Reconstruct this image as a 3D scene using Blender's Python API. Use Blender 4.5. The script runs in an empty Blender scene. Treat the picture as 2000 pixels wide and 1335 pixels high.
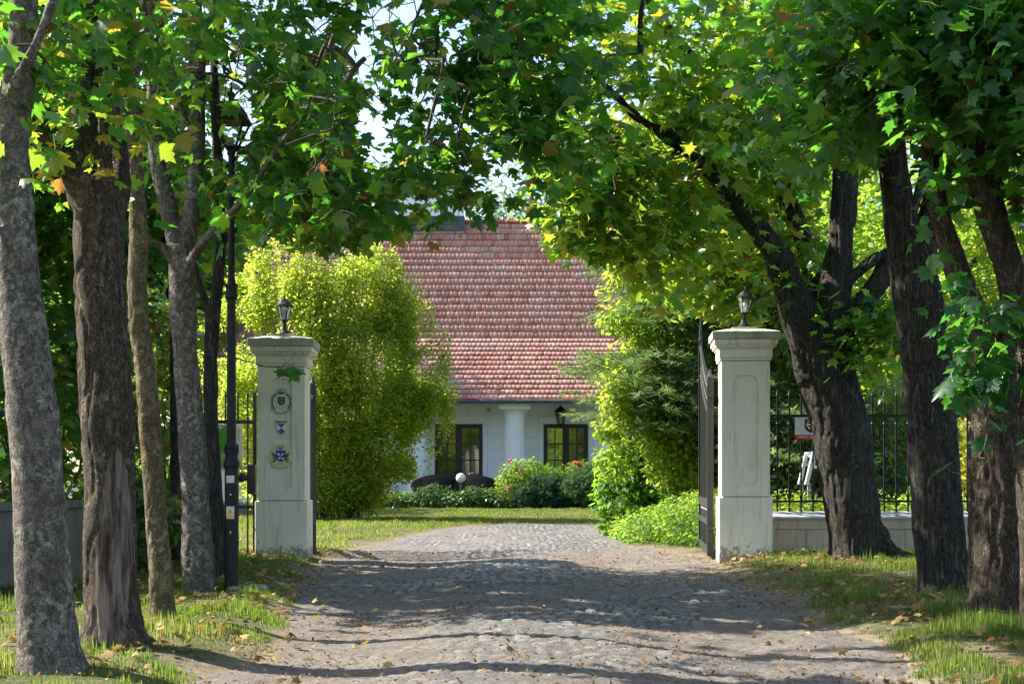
import bpy, math, random
import numpy as np
from mathutils import Vector, Matrix
random.seed(11)
rng = np.random.default_rng(11)
scene = bpy.context.scene
COL = scene.collection
F, CX, HY, H = 2800.0, 1000.0, 919.0, 1.02          # lens in photo pixels, horizon, eye height
S = np.array([-0.745, 0.225, 0.628]); S /= np.linalg.norm(S)   # towards the sun

def P(px, py, d):
    return np.array([(px - CX) * d / F, d, H + (HY - py) * d / F])

# ------------------------------------------------------------------ noise
def _h(ix, iy, iz, seed):
    n = (ix.astype(np.int64) * 374761393 + iy.astype(np.int64) * 668265263 + iz.astype(np.int64) * 2147483647 + seed * 1274126177) & 0xFFFFFFFF
    n = ((n ^ (n >> 13)) * 1274126177) & 0xFFFFFFFF
    n = ((n ^ (n >> 16)) * 2246822519) & 0xFFFFFFFF
    return ((n ^ (n >> 15)) & 0xFFFFFF) / float(0xFFFFFF)
def vnoise(x, y, z=0.0, seed=0):
    x, y, z = np.broadcast_arrays(np.asarray(x, float), np.asarray(y, float), np.asarray(z, float))
    ix, iy, iz = np.floor(x), np.floor(y), np.floor(z)
    fx, fy, fz = x - ix, y - iy, z - iz
    fx, fy, fz = [f * f * (3 - 2 * f) for f in (fx, fy, fz)]
    r = 0
    for a in (0, 1):
        for b in (0, 1):
            for c in (0, 1):
                w = (fx if a else 1 - fx) * (fy if b else 1 - fy) * (fz if c else 1 - fz)
                r = r + w * _h(ix + a, iy + b, iz + c, seed)
    return r
def fbm(x, y, z=0.0, seed=0, o=4):
    r, a, t = 0, 1.0, 0
    for k in range(o):
        r = r + a * vnoise(np.asarray(x) * 2 ** k, np.asarray(y) * 2 ** k, np.asarray(z) * 2 ** k, seed + k); t += a; a *= 0.5
    return r / t
def sst(a, b, x):
    t = np.clip((np.asarray(x, float) - a) / (b - a), 0, 1)
    return t * t * (3 - 2 * t)

# ------------------------------------------------------------------ ground shape
RY = [0, 5, 6.8, 8.6, 11.8, 15, 16.2, 18, 20, 23, 25.5, 26.4]
RL = [-1.7, -1.5, -1.45, -1.32, -1.7, -2.1, -2.1, -2.02, -1.85, -1.5, -1.1, -0.6]
RR = [2.0, 2.0, 1.98, 2.1, 2.1, 2.1, 2.25, 2.0, 1.6, 1.6, 1.7, 1.5]
def edges(y):
    return np.interp(y, RY, RL), np.interp(y, RY, RR)
def outside(x, y):                         # metres outside the road edge (negative inside)
    l, r = edges(y)
    w = 0.35 * (fbm(np.asarray(y) * 1.3, np.asarray(x) * 0.5, seed=3) - 0.5)
    o = np.maximum(l - x, x - r) + w
    return np.where(np.asarray(y) > 26.2, np.maximum(o, np.asarray(y) - 26.2 + w), o)
def g(x, y):
    x = np.asarray(x, float); y = np.asarray(y, float)
    near = 1 - sst(15.0, 18.0, y)
    o = outside(x, y)
    v = sst(-0.1, 0.45, o) * (0.085 * near + 0.035 * (1 - near))
    ridge = 0.055 * np.exp(-((x - 0.08) / 0.75) ** 2) - 0.022 * np.exp(-((x + 0.95) / 0.4) ** 2) - 0.025 * np.exp(-((x - 1.15) / 0.42) ** 2)
    hump = 0.022 * np.exp(-((y - 8.55) / 0.7) ** 2) - 0.015 * np.exp(-((y - 10.2) / 1.0) ** 2) + 0.02 * np.exp(-((y - 12.6) / 1.1) ** 2)
    inr = 1 - sst(-0.3, 0.3, o)
    z = v + inr * (ridge * (0.35 + 0.65 * near) + hump * np.exp(-((x - 0.1) / 1.0) ** 2))
    z = z + 0.022 * (fbm(x * 0.7, y * 0.5, seed=5, o=2) - 0.5) + 0.012 * (vnoise(x * 4, y * 4, seed=9) - 0.5)
    return z + 0.14 * sst(28, 44, y) * 0
def gz(x, y): return float(g(np.array([x]), np.array([y]))[0])

# ------------------------------------------------------------------ where sun gets through to the ground
def lit_target(x, y):
    n1 = (1 - sst(9.0, 9.5, y - 0.9 * (x < -1.1))) * sst(-6.5, -5.5, x) * (1 - sst(4.2, 5.2, x))
    stripe = 0.70 - 0.30 * (1 - sst(6.8, 7.7, y + 0.15 * x))
    stripe = np.where((x < -1.0) | (x > 2.0), np.maximum(stripe, 0.72), stripe); a = n1 * stripe
    b = sst(15.55, 15.9, y + 0.25 * (fbm(x * 1.2, 1.0, seed=41) - 0.5)) * (1 - sst(27.3, 28.5, y)) * sst(-5.5, -4.5, x) * (1 - sst(6.5, 8.0, x))
    c = np.exp(-(((x + 1.6) / 1.2) ** 2 + ((y - 10.2) / 0.5) ** 2)) * 0.0
    d = 0.05 * ((y > 9.4) & (y < 15.8))
    e = 0.9 * ((y > 41) & (y < 60) & (x > -9) & (x < 16)) + 0.5 * ((y > 30) & (y <= 36.5) & (x > -3.5) & (x < 6)) + 0.95 * ((y > 36.5) & (y <= 41) & (x > -5) & (x < 7))
    return np.maximum.reduce([a, b * 0.97, c, d, e])
SUN_TARGETS = []                           # (points, radius, keep-out share): places that the sun reaches in the photo
def sun_keep(p, seed=0):
    t = p[:, 2] / S[2]
    gx, gy = p[:, 0] - S[0] * t, p[:, 1] - S[1] * t
    L = lit_target(gx, gy)
    n = 0.65 * vnoise(gx * 2.1, gy * 2.6, seed=77) + 0.35 * vnoise(gx * 6, gy * 7, seed=78)
    n = np.clip((n - 0.5) * 1.7 + 0.5, 0, 1)
    keep = n > L
    for pts, r, share in SUN_TARGETS:
        for q in pts:
            v = p - q
            s = v @ S
            perp = np.linalg.norm(v - s[:, None] * S, axis=1)
            hit = (s > r + 0.1) & (perp < r)
            if share < 1: hit &= (vnoise(gx * 3.3, gy * 3.3, seed=91) < share)
            keep &= ~hit
    return keep

# ------------------------------------------------------------------ materials
MATS = {}
class NT:
    def __init__(self, name):
        self.m = bpy.data.materials.new(name); self.m.use_nodes = True
        self.t = self.m.node_tree; self.t.nodes.clear()
        self.out = self.n('ShaderNodeOutputMaterial')
    def n(self, typ, **kw):
        nd = self.t.nodes.new(typ)
        for k, v in kw.items():
            if k in nd.inputs: nd.inputs[k].default_value = v
            else: setattr(nd, k, v)
        return nd
    def l(self, a, b): self.t.links.new(a, b)
    def ramp(self, fac, stops, interp='LINEAR'):
        r = self.n('ShaderNodeValToRGB'); r.color_ramp.interpolation = interp
        e = r.color_ramp.elements
        while len(e) > 1: e.remove(e[-1])
        for i, (p, c) in enumerate(stops):
            el = e[0] if i == 0 else e.new(p)
            el.position = p; el.color = (c[0], c[1], c[2], 1) if len(c) == 3 else c
        self.l(fac, r.inputs['Fac']); return r.outputs['Color']
    def coord(self, scale=(1, 1, 1), kind='Object'):
        tc = self.n('ShaderNodeTexCoord'); mp = self.n('ShaderNodeMapping'); mp.inputs['Scale'].default_value = scale
        self.l(tc.outputs[kind], mp.inputs['Vector']); return mp.outputs['Vector']
    def noise(self, vec, scale, detail=4, rough=0.55, dist=0.0):
        nn = self.n('ShaderNodeTexNoise'); nn.inputs['Scale'].default_value = scale; nn.inputs['Detail'].default_value = detail
        nn.inputs['Roughness'].default_value = rough; nn.inputs['Distortion'].default_value = dist
        if vec is not None: self.l(vec, nn.inputs['Vector'])
        return nn.outputs['Fac']
    def mix(self, fac, a, b, blend='MIX'):
        mx = self.n('ShaderNodeMix', data_type='RGBA'); mx.blend_type = blend
        for sock, v in ((mx.inputs['Factor'], fac), (mx.inputs[6], a), (mx.inputs[7], b)):
            if isinstance(v, bpy.types.NodeSocket): self.l(v, sock)
            elif isinstance(v, (int, float)): sock.default_value = v
            else: sock.default_value = (v[0], v[1], v[2], 1)
        return mx.outputs[2]
    def bump(self, height, strength=0.5, dist=0.02, normal=None):
        b = self.n('ShaderNodeBump'); b.inputs['Strength'].default_value = strength; b.inputs['Distance'].default_value = dist
        self.l(height, b.inputs['Height'])
        if normal is not None: self.l(normal, b.inputs['Normal'])
        return b.outputs['Normal']
    def principled(self, color, rough=0.6, spec=0.4, metal=0.0, normal=None, **kw):
        b = self.n('ShaderNodeBsdfPrincipled')
        if isinstance(color, bpy.types.NodeSocket): self.l(color, b.inputs['Base Color'])
        else: b.inputs['Base Color'].default_value = (color[0], color[1], color[2], 1)
        if isinstance(rough, bpy.types.NodeSocket): self.l(rough, b.inputs['Roughness'])
        else: b.inputs['Roughness'].default_value = rough
        b.inputs['Specular IOR Level'].default_value = spec; b.inputs['Metallic'].default_value = metal
        if normal is not None: self.l(normal, b.inputs['Normal'])
        for k, v in kw.items(): b.inputs[k].default_value = v
        return b.outputs['BSDF']
    def done(self, sh):
        self.l(sh, self.out.inputs['Surface']); return self.m
    def attr(self, name):
        a = self.n('ShaderNodeAttribute'); a.attribute_name = name; a.attribute_type = 'GEOMETRY'; return a.outputs['Fac']

def leaf_mat(name, stops, tstops, trans=0.45, rough=0.34, spec=0.6):
    t = NT(name); a = t.attr('tint')
    c = t.ramp(a, stops); ct = t.ramp(a, tstops)
    n = t.noise(t.coord((1, 1, 1)), 60, 2)
    c = t.mix(t.ramp(n, [(0.3, (0.75,) * 3), (0.7, (1.15,) * 3)]), (0, 0, 0), c)
    b = t.principled(c, rough, spec)
    tr = t.n('ShaderNodeBsdfTranslucent'); t.l(ct, tr.inputs['Color'])
    mx = t.n('ShaderNodeMixShader'); mx.inputs[0].default_value = trans
    t.l(b, mx.inputs[1]); t.l(tr.outputs[0], mx.inputs[2])
    return t.done(mx.outputs[0])
# tint: 0..0.8 greens, 0.85 yellow, 1.0 brown
G_STOPS = [(0, (0.022, 0.078, 0.032)), (0.4, (0.036, 0.115, 0.028)), (0.75, (0.075, 0.16, 0.024)), (0.84, (0.20, 0.17, 0.03)), (0.93, (0.22, 0.115, 0.035)), (1.0, (0.13, 0.05, 0.025))]
T_STOPS = [(0, (0.08, 0.30, 0.03)), (0.4, (0.22, 0.52, 0.03)), (0.75, (0.52, 0.68, 0.04)), (0.84, (0.62, 0.50, 0.05)), (0.93, (0.45, 0.24, 0.05)), (1.0, (0.2, 0.07, 0.03))]
M_MAPLE = leaf_mat('maple_leaf', G_STOPS, T_STOPS, 0.5)
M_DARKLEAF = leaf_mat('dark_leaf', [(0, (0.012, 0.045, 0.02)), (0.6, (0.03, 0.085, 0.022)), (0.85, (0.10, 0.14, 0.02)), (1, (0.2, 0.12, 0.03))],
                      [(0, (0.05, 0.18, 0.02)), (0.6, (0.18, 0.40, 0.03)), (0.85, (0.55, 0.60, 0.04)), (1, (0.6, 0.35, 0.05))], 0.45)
M_LILAC = leaf_mat('yellow_green_leaf', [(0, (0.07, 0.13, 0.02)), (0.5, (0.16, 0.21, 0.03)), (1, (0.31, 0.30, 0.06))],
                   [(0, (0.34, 0.56, 0.04)), (0.5, (0.68, 0.76, 0.08)), (1, (0.92, 0.86, 0.25))], 0.62, 0.55, 0.25)
M_BRIGHT = leaf_mat('fresh_green_leaf', [(0, (0.05, 0.12, 0.02)), (0.6, (0.11, 0.19, 0.025)), (1, (0.24, 0.26, 0.04))],
                    [(0, (0.2, 0.45, 0.03)), (0.6, (0.45, 0.62, 0.05)), (1, (0.75, 0.75, 0.08))], 0.5, 0.55, 0.25)
M_SPRUCE = leaf_mat('spruce_needle', [(0, (0.07, 0.14, 0.075)), (0.6, (0.14, 0.22, 0.09)), (1, (0.25, 0.31, 0.12))],
                    [(0, (0.10, 0.22, 0.06)), (1, (0.40, 0.5, 0.12))], 0.32, 0.7, 0.12)
M_JUNIPER = leaf_mat('juniper_needle', [(0, (0.014, 0.055, 0.035)), (0.6, (0.03, 0.09, 0.045)), (1, (0.10, 0.17, 0.03))],
                     [(0, (0.04, 0.13, 0.05)), (1, (0.35, 0.5, 0.05))], 0.2, 0.7, 0.12)
M_FAR = leaf_mat('hazed_far_leaf', [(0, (0.05, 0.095, 0.075)), (0.6, (0.09, 0.15, 0.10)), (1, (0.16, 0.21, 0.13))],  # distance haze is painted into these bluish leaf colours
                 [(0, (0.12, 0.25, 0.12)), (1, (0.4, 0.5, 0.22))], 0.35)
M_GRASS = leaf_mat('grass_blade', [(0, (0.022, 0.062, 0.014)), (0.6, (0.06, 0.11, 0.02)), (0.85, (0.14, 0.16, 0.035)), (1, (0.34, 0.28, 0.13))],
                   [(0, (0.10, 0.26, 0.02)), (0.6, (0.26, 0.38, 0.04)), (0.85, (0.48, 0.48, 0.09)), (1, (0.55, 0.45, 0.2))], 0.42, 0.45, 0.3)
M_DRYLEAF = leaf_mat('dry_leaf', [(0, (0.14, 0.075, 0.035)), (0.5, (0.27, 0.16, 0.06)), (1, (0.40, 0.30, 0.12))],
                     [(0, (0.2, 0.1, 0.04)), (1, (0.55, 0.4, 0.12))], 0.25, 0.6, 0.2)
M_ROSE = leaf_mat('rose_petal', [(0, (0.55, 0.02, 0.05)), (0.6, (0.65, 0.05, 0.12)), (1, (0.75, 0.25, 0.3))], [(0, (0.7, 0.05, 0.08)), (1, (0.9, 0.4, 0.4))], 0.35)

def bark_mat(name, dark, mid, light, lichen, lich_amt=0.5, fiss=(7, 7, 1.6), bump=0.9):
    t = NT(name); v = t.coord((1, 1, 1)); vs = t.coord(fiss)
    n1 = t.noise(vs, 3.2, 8, 0.62, 0.6); n2 = t.noise(v, 26, 6, 0.65); n3 = t.noise(v, 2.6, 5, 0.6); n4 = t.noise(v, 95, 4, 0.7)
    c = t.ramp(n1, [(0.22, light), (0.38, mid), (0.455, mid), (0.50, dark), (0.545, mid), (0.66, light), (0.8, mid)])
    n5 = t.noise(t.coord((fiss[0] * 2.2, fiss[1] * 2.2, fiss[2] * 2.6)), 3.0, 6, 0.65, 0.4)
    c = t.mix(t.ramp(n5, [(0.40, (0.15,) * 3), (0.48, (0.0,) * 3), (0.5, (0.9,) * 3), (0.53, (0.0,) * 3)]), c, dark)
    c = t.mix(t.ramp(n3, [(0.40, (0, 0, 0)), (0.7, (0.6,) * 3)]), c, [x * 0.72 for x in mid])
    lf = t.ramp(n2, [(0.60 - 0.1 * lich_amt, (0, 0, 0)), (0.66 - 0.1 * lich_amt, (1, 1, 1))])
    patch = t.ramp(t.noise(v, 4.2, 4), [(0.40, (0, 0, 0)), (0.62, (1, 1, 1))])
    lf = t.mix(patch, (0, 0, 0), lf); lf = t.mix(0.35 + 0.4 * lich_amt, (0, 0, 0), lf)
    c = t.mix(lf, c, lichen)
    sp = t.n('ShaderNodeTexVoronoi'); sp.inputs['Scale'].default_value = 46; t.l(v, sp.inputs['Vector'])
    spk = t.ramp(sp.outputs['Distance'], [(0.10, (0.4 * lich_amt,) * 3), (0.22, (0, 0, 0))]); spk = t.mix(t.ramp(t.noise(v, 7, 3), [(0.48, (0, 0, 0)), (0.56, (1, 1, 1))]), (0, 0, 0), spk)
    c = t.mix(spk, c, [min(1, x * 1.25) for x in lichen])
    c = t.mix(1.0, c, t.ramp(n4, [(0.32, (0.45,) * 3), (0.52, (1.0,) * 3), (0.68, (1.35,) * 3)]), 'MULTIPLY')
    hh = t.ramp(n1, [(0.42, (1, 1, 1)), (0.5, (0, 0, 0)), (0.58, (1, 1, 1))]); h5 = t.ramp(n5, [(0.44, (1, 1, 1)), (0.505, (0, 0, 0)), (0.57, (1, 1, 1))])
    hsum = t.mix(0.42, hh, h5); hsum = t.mix(0.30, hsum, n4); hsum = t.mix(0.2, hsum, n2)
    return t.done(t.principled(c, 0.92, 0.18, normal=t.bump(hsum, bump, 0.022)))
M_BARK_SMOOTH = bark_mat('smooth_grey_bark', (0.065, 0.054, 0.045), (0.165, 0.14, 0.12), (0.25, 0.22, 0.19), (0.37, 0.36, 0.30), 0.85, (4, 4, 2.6), 0.8)
M_BARK_ROUGH = bark_mat('rough_brown_bark', (0.035, 0.026, 0.019), (0.125, 0.096, 0.072), (0.215, 0.175, 0.13), (0.29, 0.27, 0.19), 0.5, (9, 9, 3), 1.0)
M_BARK_OLIVE = bark_mat('olive_brown_bark', (0.06, 0.045, 0.024), (0.15, 0.115, 0.065), (0.23, 0.19, 0.115), (0.31, 0.31, 0.2), 0.6, (5, 5, 2.2), 0.7)
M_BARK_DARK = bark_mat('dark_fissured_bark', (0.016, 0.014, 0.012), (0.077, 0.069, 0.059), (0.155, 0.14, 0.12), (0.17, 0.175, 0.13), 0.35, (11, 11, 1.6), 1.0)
M_TWIG = bark_mat('twig_bark', (0.05, 0.04, 0.03), (0.11, 0.09, 0.07), (0.17, 0.145, 0.115), (0.2, 0.2, 0.15), 0.3, (5, 5, 5), 0.4)
t = NT('torn_wood'); v = t.coord((9, 9, 0.9)); n1 = t.noise(v, 3, 8, 0.65, 0.5)
M_SCAR = t.done(t.principled(t.ramp(n1, [(0.36, (0.025, 0.018, 0.014)), (0.5, (0.12, 0.092, 0.072)), (0.62, (0.21, 0.17, 0.14))]), 0.85, 0.2, normal=t.bump(n1, 1.0, 0.03)))

def plaster(name, col, stain=(0.42, 0.38, 0.30), amt=0.3, scale=1.0, splash=False):
    t = NT(name); v = t.coord((1, 1, 1))
    n = t.noise(v, 3.0 * scale, 6, 0.65); n2 = t.noise(t.coord((5, 5, 0.6)), 2.2 * scale, 6, 0.6); n3 = t.noise(v, 140, 3)
    c = t.mix(t.ramp(n, [(0.35, (0, 0, 0)), (0.75, (amt,) * 3)]), col, stain)
    c = t.mix(t.ramp(n2, [(0.52, (0, 0, 0)), (0.72, (amt * 0.9,) * 3)]), c, [x * 0.62 for x in stain])
    if splash:      # mud splashes and moss at the foot, rain streaks, a few chips
        sx = t.n('ShaderNodeSeparateXYZ'); t.l(v, sx.inputs[0])
        band = t.ramp(sx.outputs[2], [(0.03, (0.34,) * 3), (0.30, (0.0,) * 3)])
        ns = t.noise(v, 16, 7, 0.7); ad = t.n('ShaderNodeMath', operation='ADD'); t.l(ns, ad.inputs[0]); t.l(band, ad.inputs[1])
        c = t.mix(t.ramp(ad.outputs[0], [(0.66, (0, 0, 0)), (0.74, (0.75,) * 3)]), c, (0.13, 0.115, 0.075))
        ch = t.noise(t.coord((1, 1, 1.3)), 9.5, 5, 0.7); c = t.mix(t.ramp(ch, [(0.70, (0, 0, 0)), (0.715, (0.7,) * 3)]), c, (0.34, 0.29, 0.22))
        stq = t.noise(t.coord((14, 14, 0.7)), 1.6, 4, 0.6); c = t.mix(t.ramp(stq, [(0.57, (0, 0, 0)), (0.66, (0.45,) * 3)]), c, (0.36, 0.34, 0.28))
    return t.done(t.principled(c, 0.85, 0.25, normal=t.bump(n3, 0.25, 0.006)))
M_PLASTER = plaster('pillar_plaster', (0.76, 0.71, 0.62), (0.54, 0.47, 0.36), 0.38, 1.0, splash=True)
M_CAPSTONE = plaster('weathered_cap_stone', (0.46, 0.455, 0.41), (0.24, 0.24, 0.2), 0.8)
M_WALLPL = plaster('boundary_plaster', (0.52, 0.45, 0.36), (0.34, 0.26, 0.19), 0.8, 1.6)
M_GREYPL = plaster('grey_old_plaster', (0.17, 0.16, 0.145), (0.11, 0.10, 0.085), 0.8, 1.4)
M_COPING = plaster('coping_stone', (0.42, 0.43, 0.43), (0.26, 0.26, 0.25), 0.7)
M_WHITEWALL = plaster('white_house_plaster', (0.86, 0.875, 0.89), (0.74, 0.75, 0.76), 0.25)
M_CHIMDARK = plaster('chimney_flashing', (0.10, 0.10, 0.115), (0.06, 0.06, 0.06), 0.4)

t = NT('black_iron_paint'); n = t.noise(t.coord(), 30, 4)
M_IRON = t.done(t.principled(t.ramp(n, [(0.3, (0.010, 0.011, 0.013)), (0.7, (0.022, 0.022, 0.024))]), t.ramp(n, [(0.3, (0.45,) * 3), (0.7, (0.62,) * 3)]), 0.22, normal=t.bump(n, 0.1, 0.003)))
t = NT('grey_gate_paint'); n = t.noise(t.coord((3, 3, 0.5)), 8, 5)
M_GATE = t.done(t.principled(t.ramp(n, [(0.35, (0.012, 0.013, 0.015)), (0.65, (0.030, 0.031, 0.035))]), 0.42, 0.4, normal=t.bump(n, 0.1, 0.003)))
t = NT('brown_window_wood'); n = t.noise(t.coord((9, 9, 1)), 6, 5)
M_WOOD = t.done(t.principled(t.ramp(n, [(0.3, (0.022, 0.014, 0.011)), (0.7, (0.045, 0.028, 0.021))]), 0.5, 0.4))
t = NT('window_glass')
gl = t.n('ShaderNodeBsdfGlossy', Roughness=0.03); gl.inputs['Color'].default_value = (0.85, 0.9, 0.88, 1); mx = t.n('ShaderNodeMixShader'); mx.inputs[0].default_value = 0.36; t.l(t.principled((0.012, 0.014, 0.014), 0.3, 0.3), mx.inputs[1]); t.l(gl.outputs[0], mx.inputs[2])
M_PANE = t.done(mx.outputs[0])
t = NT('lantern_glass'); gl = t.n('ShaderNodeBsdfGlossy', Roughness=0.08); tp = t.n('ShaderNodeBsdfTransparent'); tp.inputs[0].default_value = (0.86, 0.93, 0.92, 1)
gl.inputs['Color'].default_value = (0.9, 0.95, 0.95, 1); df = t.n('ShaderNodeBsdfTranslucent'); df.inputs['Color'].default_value = (0.75, 0.82, 0.8, 1)
mx0 = t.n('ShaderNodeMixShader'); mx0.inputs[0].default_value = 0.3; t.l(tp.outputs[0], mx0.inputs[1]); t.l(df.outputs[0], mx0.inputs[2])
fr = t.n('ShaderNodeFresnel'); fr.inputs[0].default_value = 1.6; mx = t.n('ShaderNodeMixShader'); t.l(fr.outputs[0], mx.inputs[0]); t.l(mx0.outputs[0], mx.inputs[1]); t.l(gl.outputs[0], mx.inputs[2])
M_LGLASS = t.done(mx.outputs[0])
def plain(name, col, rough=0.5, spec=0.4, metal=0.0, var=0.15):
    t = NT(name); n = t.noise(t.coord(), 18, 4)
    c = t.ramp(n, [(0.3, [x * (1 - var) for x in col]), (0.7, [min(1, x * (1 + var)) for x in col])])
    return t.done(t.principled(c, rough, spec, metal))
M_BULB = plain('opal_glass', (0.82, 0.82, 0.78), 0.25, 0.5, 0, 0.03)
M_SIGNWHITE = plain('sign_white', (0.55, 0.55, 0.54), 0.4); M_SIGNRED = plain('sign_red', (0.5, 0.012, 0.02), 0.4)
M_SIGNBLACK = plain('sign_black', (0.012, 0.012, 0.013), 0.4); M_SIGNORANGE = plain('sign_orange', (0.65, 0.27, 0.02), 0.4)
M_SIGNGREEN = plain('sign_green', (0.045, 0.2, 0.03), 0.4); M_SIGNGREY = plain('sign_grey', (0.30, 0.32, 0.33), 0.5)
M_SIGNYEL = plain('sign_yellow', (0.75, 0.42, 0.02), 0.4); M_SIGNBROWN = plain('sign_brown', (0.12, 0.045, 0.035), 0.45)
M_DISC = plain('plaque_cream', (0.62, 0.60, 0.52), 0.55); M_DISC2 = plain('plaque_bone', (0.60, 0.53, 0.33), 0.5)
M_INK = plain('plaque_ink', (0.06, 0.065, 0.065), 0.5); M_BLUE = plain('plaque_blue', (0.02, 0.045, 0.30), 0.35); M_HBLUE = plain('shield_blue', (0.012, 0.10, 0.32), 0.35)
M_ENAMEL = plain('shield_white', (0.8, 0.8, 0.82), 0.3); M_RATTAN = plain('dark_rattan', (0.035, 0.022, 0.022), 0.55)
M_WHITEPLASTIC = plain('white_plastic', (0.75, 0.75, 0.77), 0.4); M_GREYPLASTIC = plain('grey_plastic', (0.27, 0.28, 0.3), 0.5)
M_LIGHTGREY = plain('silver_sticker', (0.5, 0.5, 0.52), 0.35); M_STONEGREY = plain('concrete_pad', (0.30, 0.29, 0.27), 0.9)
M_REDTUBE = plain('red_light_hose', (0.5, 0.015, 0.04), 0.3)

# roof tile
t = NT('clay_tile'); a = t.attr('tint'); n = t.noise(t.coord(), 9, 6, 0.7); n2 = t.noise(t.coord(), 0.7, 4)
c = t.ramp(a, [(0, (0.20, 0.075, 0.055)), (0.3, (0.42, 0.185, 0.14)), (0.6, (0.56, 0.275, 0.205)), (0.85, (0.58, 0.36, 0.28)), (1, (0.42, 0.33, 0.29))])
c = t.mix(t.ramp(n, [(0.35, (0.7,) * 3), (0.65, (1.12,) * 3)]), (0, 0, 0), c)
c = t.mix(t.ramp(n2, [(0.45, (0, 0, 0)), (0.75, (0.35,) * 3)]), c, (0.30, 0.24, 0.22))
M_TILE = t.done(t.principled(c, 0.75, 0.25, normal=t.bump(n, 0.3, 0.01)))
t = NT('red_ridge_tile'); n = t.noise(t.coord(), 5, 5)
M_RIDGE = t.done(t.principled(t.ramp(n, [(0.3, (0.30, 0.055, 0.035)), (0.7, (0.48, 0.12, 0.07))]), 0.7, 0.3))
# ground
t = NT('soil_and_turf'); a = t.attr('grass'); v = t.coord(); n = t.noise(v, 14, 8, 0.7); n2 = t.noise(v, 2.2, 5)
dirt = t.ramp(n, [(0.3, (0.10, 0.075, 0.055)), (0.55, (0.20, 0.155, 0.115)), (0.75, (0.29, 0.235, 0.18))])
turf = t.ramp(n, [(0.3, (0.025, 0.032, 0.012)), (0.52, (0.055, 0.065, 0.02)), (0.72, (0.12, 0.10, 0.05))])
turf = t.mix(t.ramp(n2, [(0.4, (0, 0, 0)), (0.7, (0.5,) * 3)]), turf, (0.10, 0.10, 0.04))
M_SOIL = t.done(t.principled(t.mix(a, dirt, turf), 0.95, 0.15, normal=t.bump(n, 0.5, 0.02)))
t = NT('cobbles_in_dirt'); st = t.attr('stone'); tn = t.attr('tint'); v = t.coord(); n = t.noise(v, 55, 8, 0.78); n2 = t.noise(v, 2.4, 6, 0.65); n3 = t.noise(v, 9, 6, 0.7)
dirt = t.ramp(n, [(0.34, (0.055, 0.042, 0.034)), (0.5, (0.18, 0.15, 0.127)), (0.66, (0.35, 0.298, 0.255))])
stone = t.ramp(tn, [(0, (0.075, 0.075, 0.08)), (0.5, (0.135, 0.135, 0.138)), (0.8, (0.18, 0.16, 0.15)), (1, (0.25, 0.245, 0.24))])
stone = t.mix(t.ramp(n, [(0.3, (0.7,) * 3), (0.7, (1.15,) * 3)]), (0, 0, 0), stone)
dirt = t.mix(t.ramp(n2, [(0.42, (0, 0, 0)), (0.62, (0.65,) * 3)]), dirt, (0.10, 0.085, 0.07)); dirt = t.mix(t.ramp(n3, [(0.5, (0, 0, 0)), (0.66, (0.6,) * 3)]), dirt, (0.075, 0.06, 0.046))
c = t.mix(t.ramp(st, [(0.05, (0, 0, 0)), (0.42, (1, 1, 1))]), dirt, stone)
jt = t.attr('joint'); c = t.mix(t.ramp(jt, [(0.0, (0, 0, 0)), (0.9, (0.85,) * 3)]), c, (0.045, 0.04, 0.03))
rg = t.n('ShaderNodeMapRange'); t.l(st, rg.inputs[0]); rg.inputs[3].default_value = 0.95; rg.inputs[4].default_value = 0.42
M_ROAD = t.done(t.principled(c, rg.outputs[0], 0.45, normal=t.bump(n, 0.8, 0.025)))

# ------------------------------------------------------------------ object helpers
def add(name, me, mat=None, parent=None, smooth=False):
    o = bpy.data.objects.new(name, me); COL.objects.link(o)
    if mat is not None:
        for m in (mat if isinstance(mat, (list, tuple)) else [mat]): me.materials.append(m)
    if smooth: me.polygons.foreach_set('use_smooth', [True] * len(me.polygons))
    if parent is not None: o.parent = parent
    return o
def tag(o, label=None, cat=None, group=None, kind=None):
    if label: o['label'] = label
    if cat: o['category'] = cat
    if group: o['group'] = group
    if kind: o['kind'] = kind
    return o
def thing(name, label, cat, group=None, loc=(0, 0, 0)):
    o = bpy.data.objects.new(name, None); COL.objects.link(o); o.location = loc; o.empty_display_size = 0.2
    return tag(o, label, cat, group)
def np_mesh(name, V, T, attrs=None, matidx=None, smooth=True):
    V = np.ascontiguousarray(V, dtype=np.float32); T = np.ascontiguousarray(T, dtype=np.int32)
    k = T.shape[1]; m = len(T)
    me = bpy.data.meshes.new(name)
    me.vertices.add(len(V)); me.vertices.foreach_set('co', V.ravel())
    me.loops.add(m * k); me.loops.foreach_set('vertex_index', T.ravel())
    me.polygons.add(m); me.polygons.foreach_set('loop_start', np.arange(0, m * k, k, dtype=np.int32))
    if smooth: me.polygons.foreach_set('use_smooth', np.ones(m, dtype=bool))
    if matidx is not None: me.polygons.foreach_set('material_index', np.asarray(matidx, dtype=np.int32))
    for nm, arr in (attrs or {}).items():
        at = me.attributes.new(nm, 'FLOAT', 'POINT'); at.data.foreach_set('value', np.asarray(arr, dtype=np.float32))
    me.update(calc_edges=True); me.validate()
    return me
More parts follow.
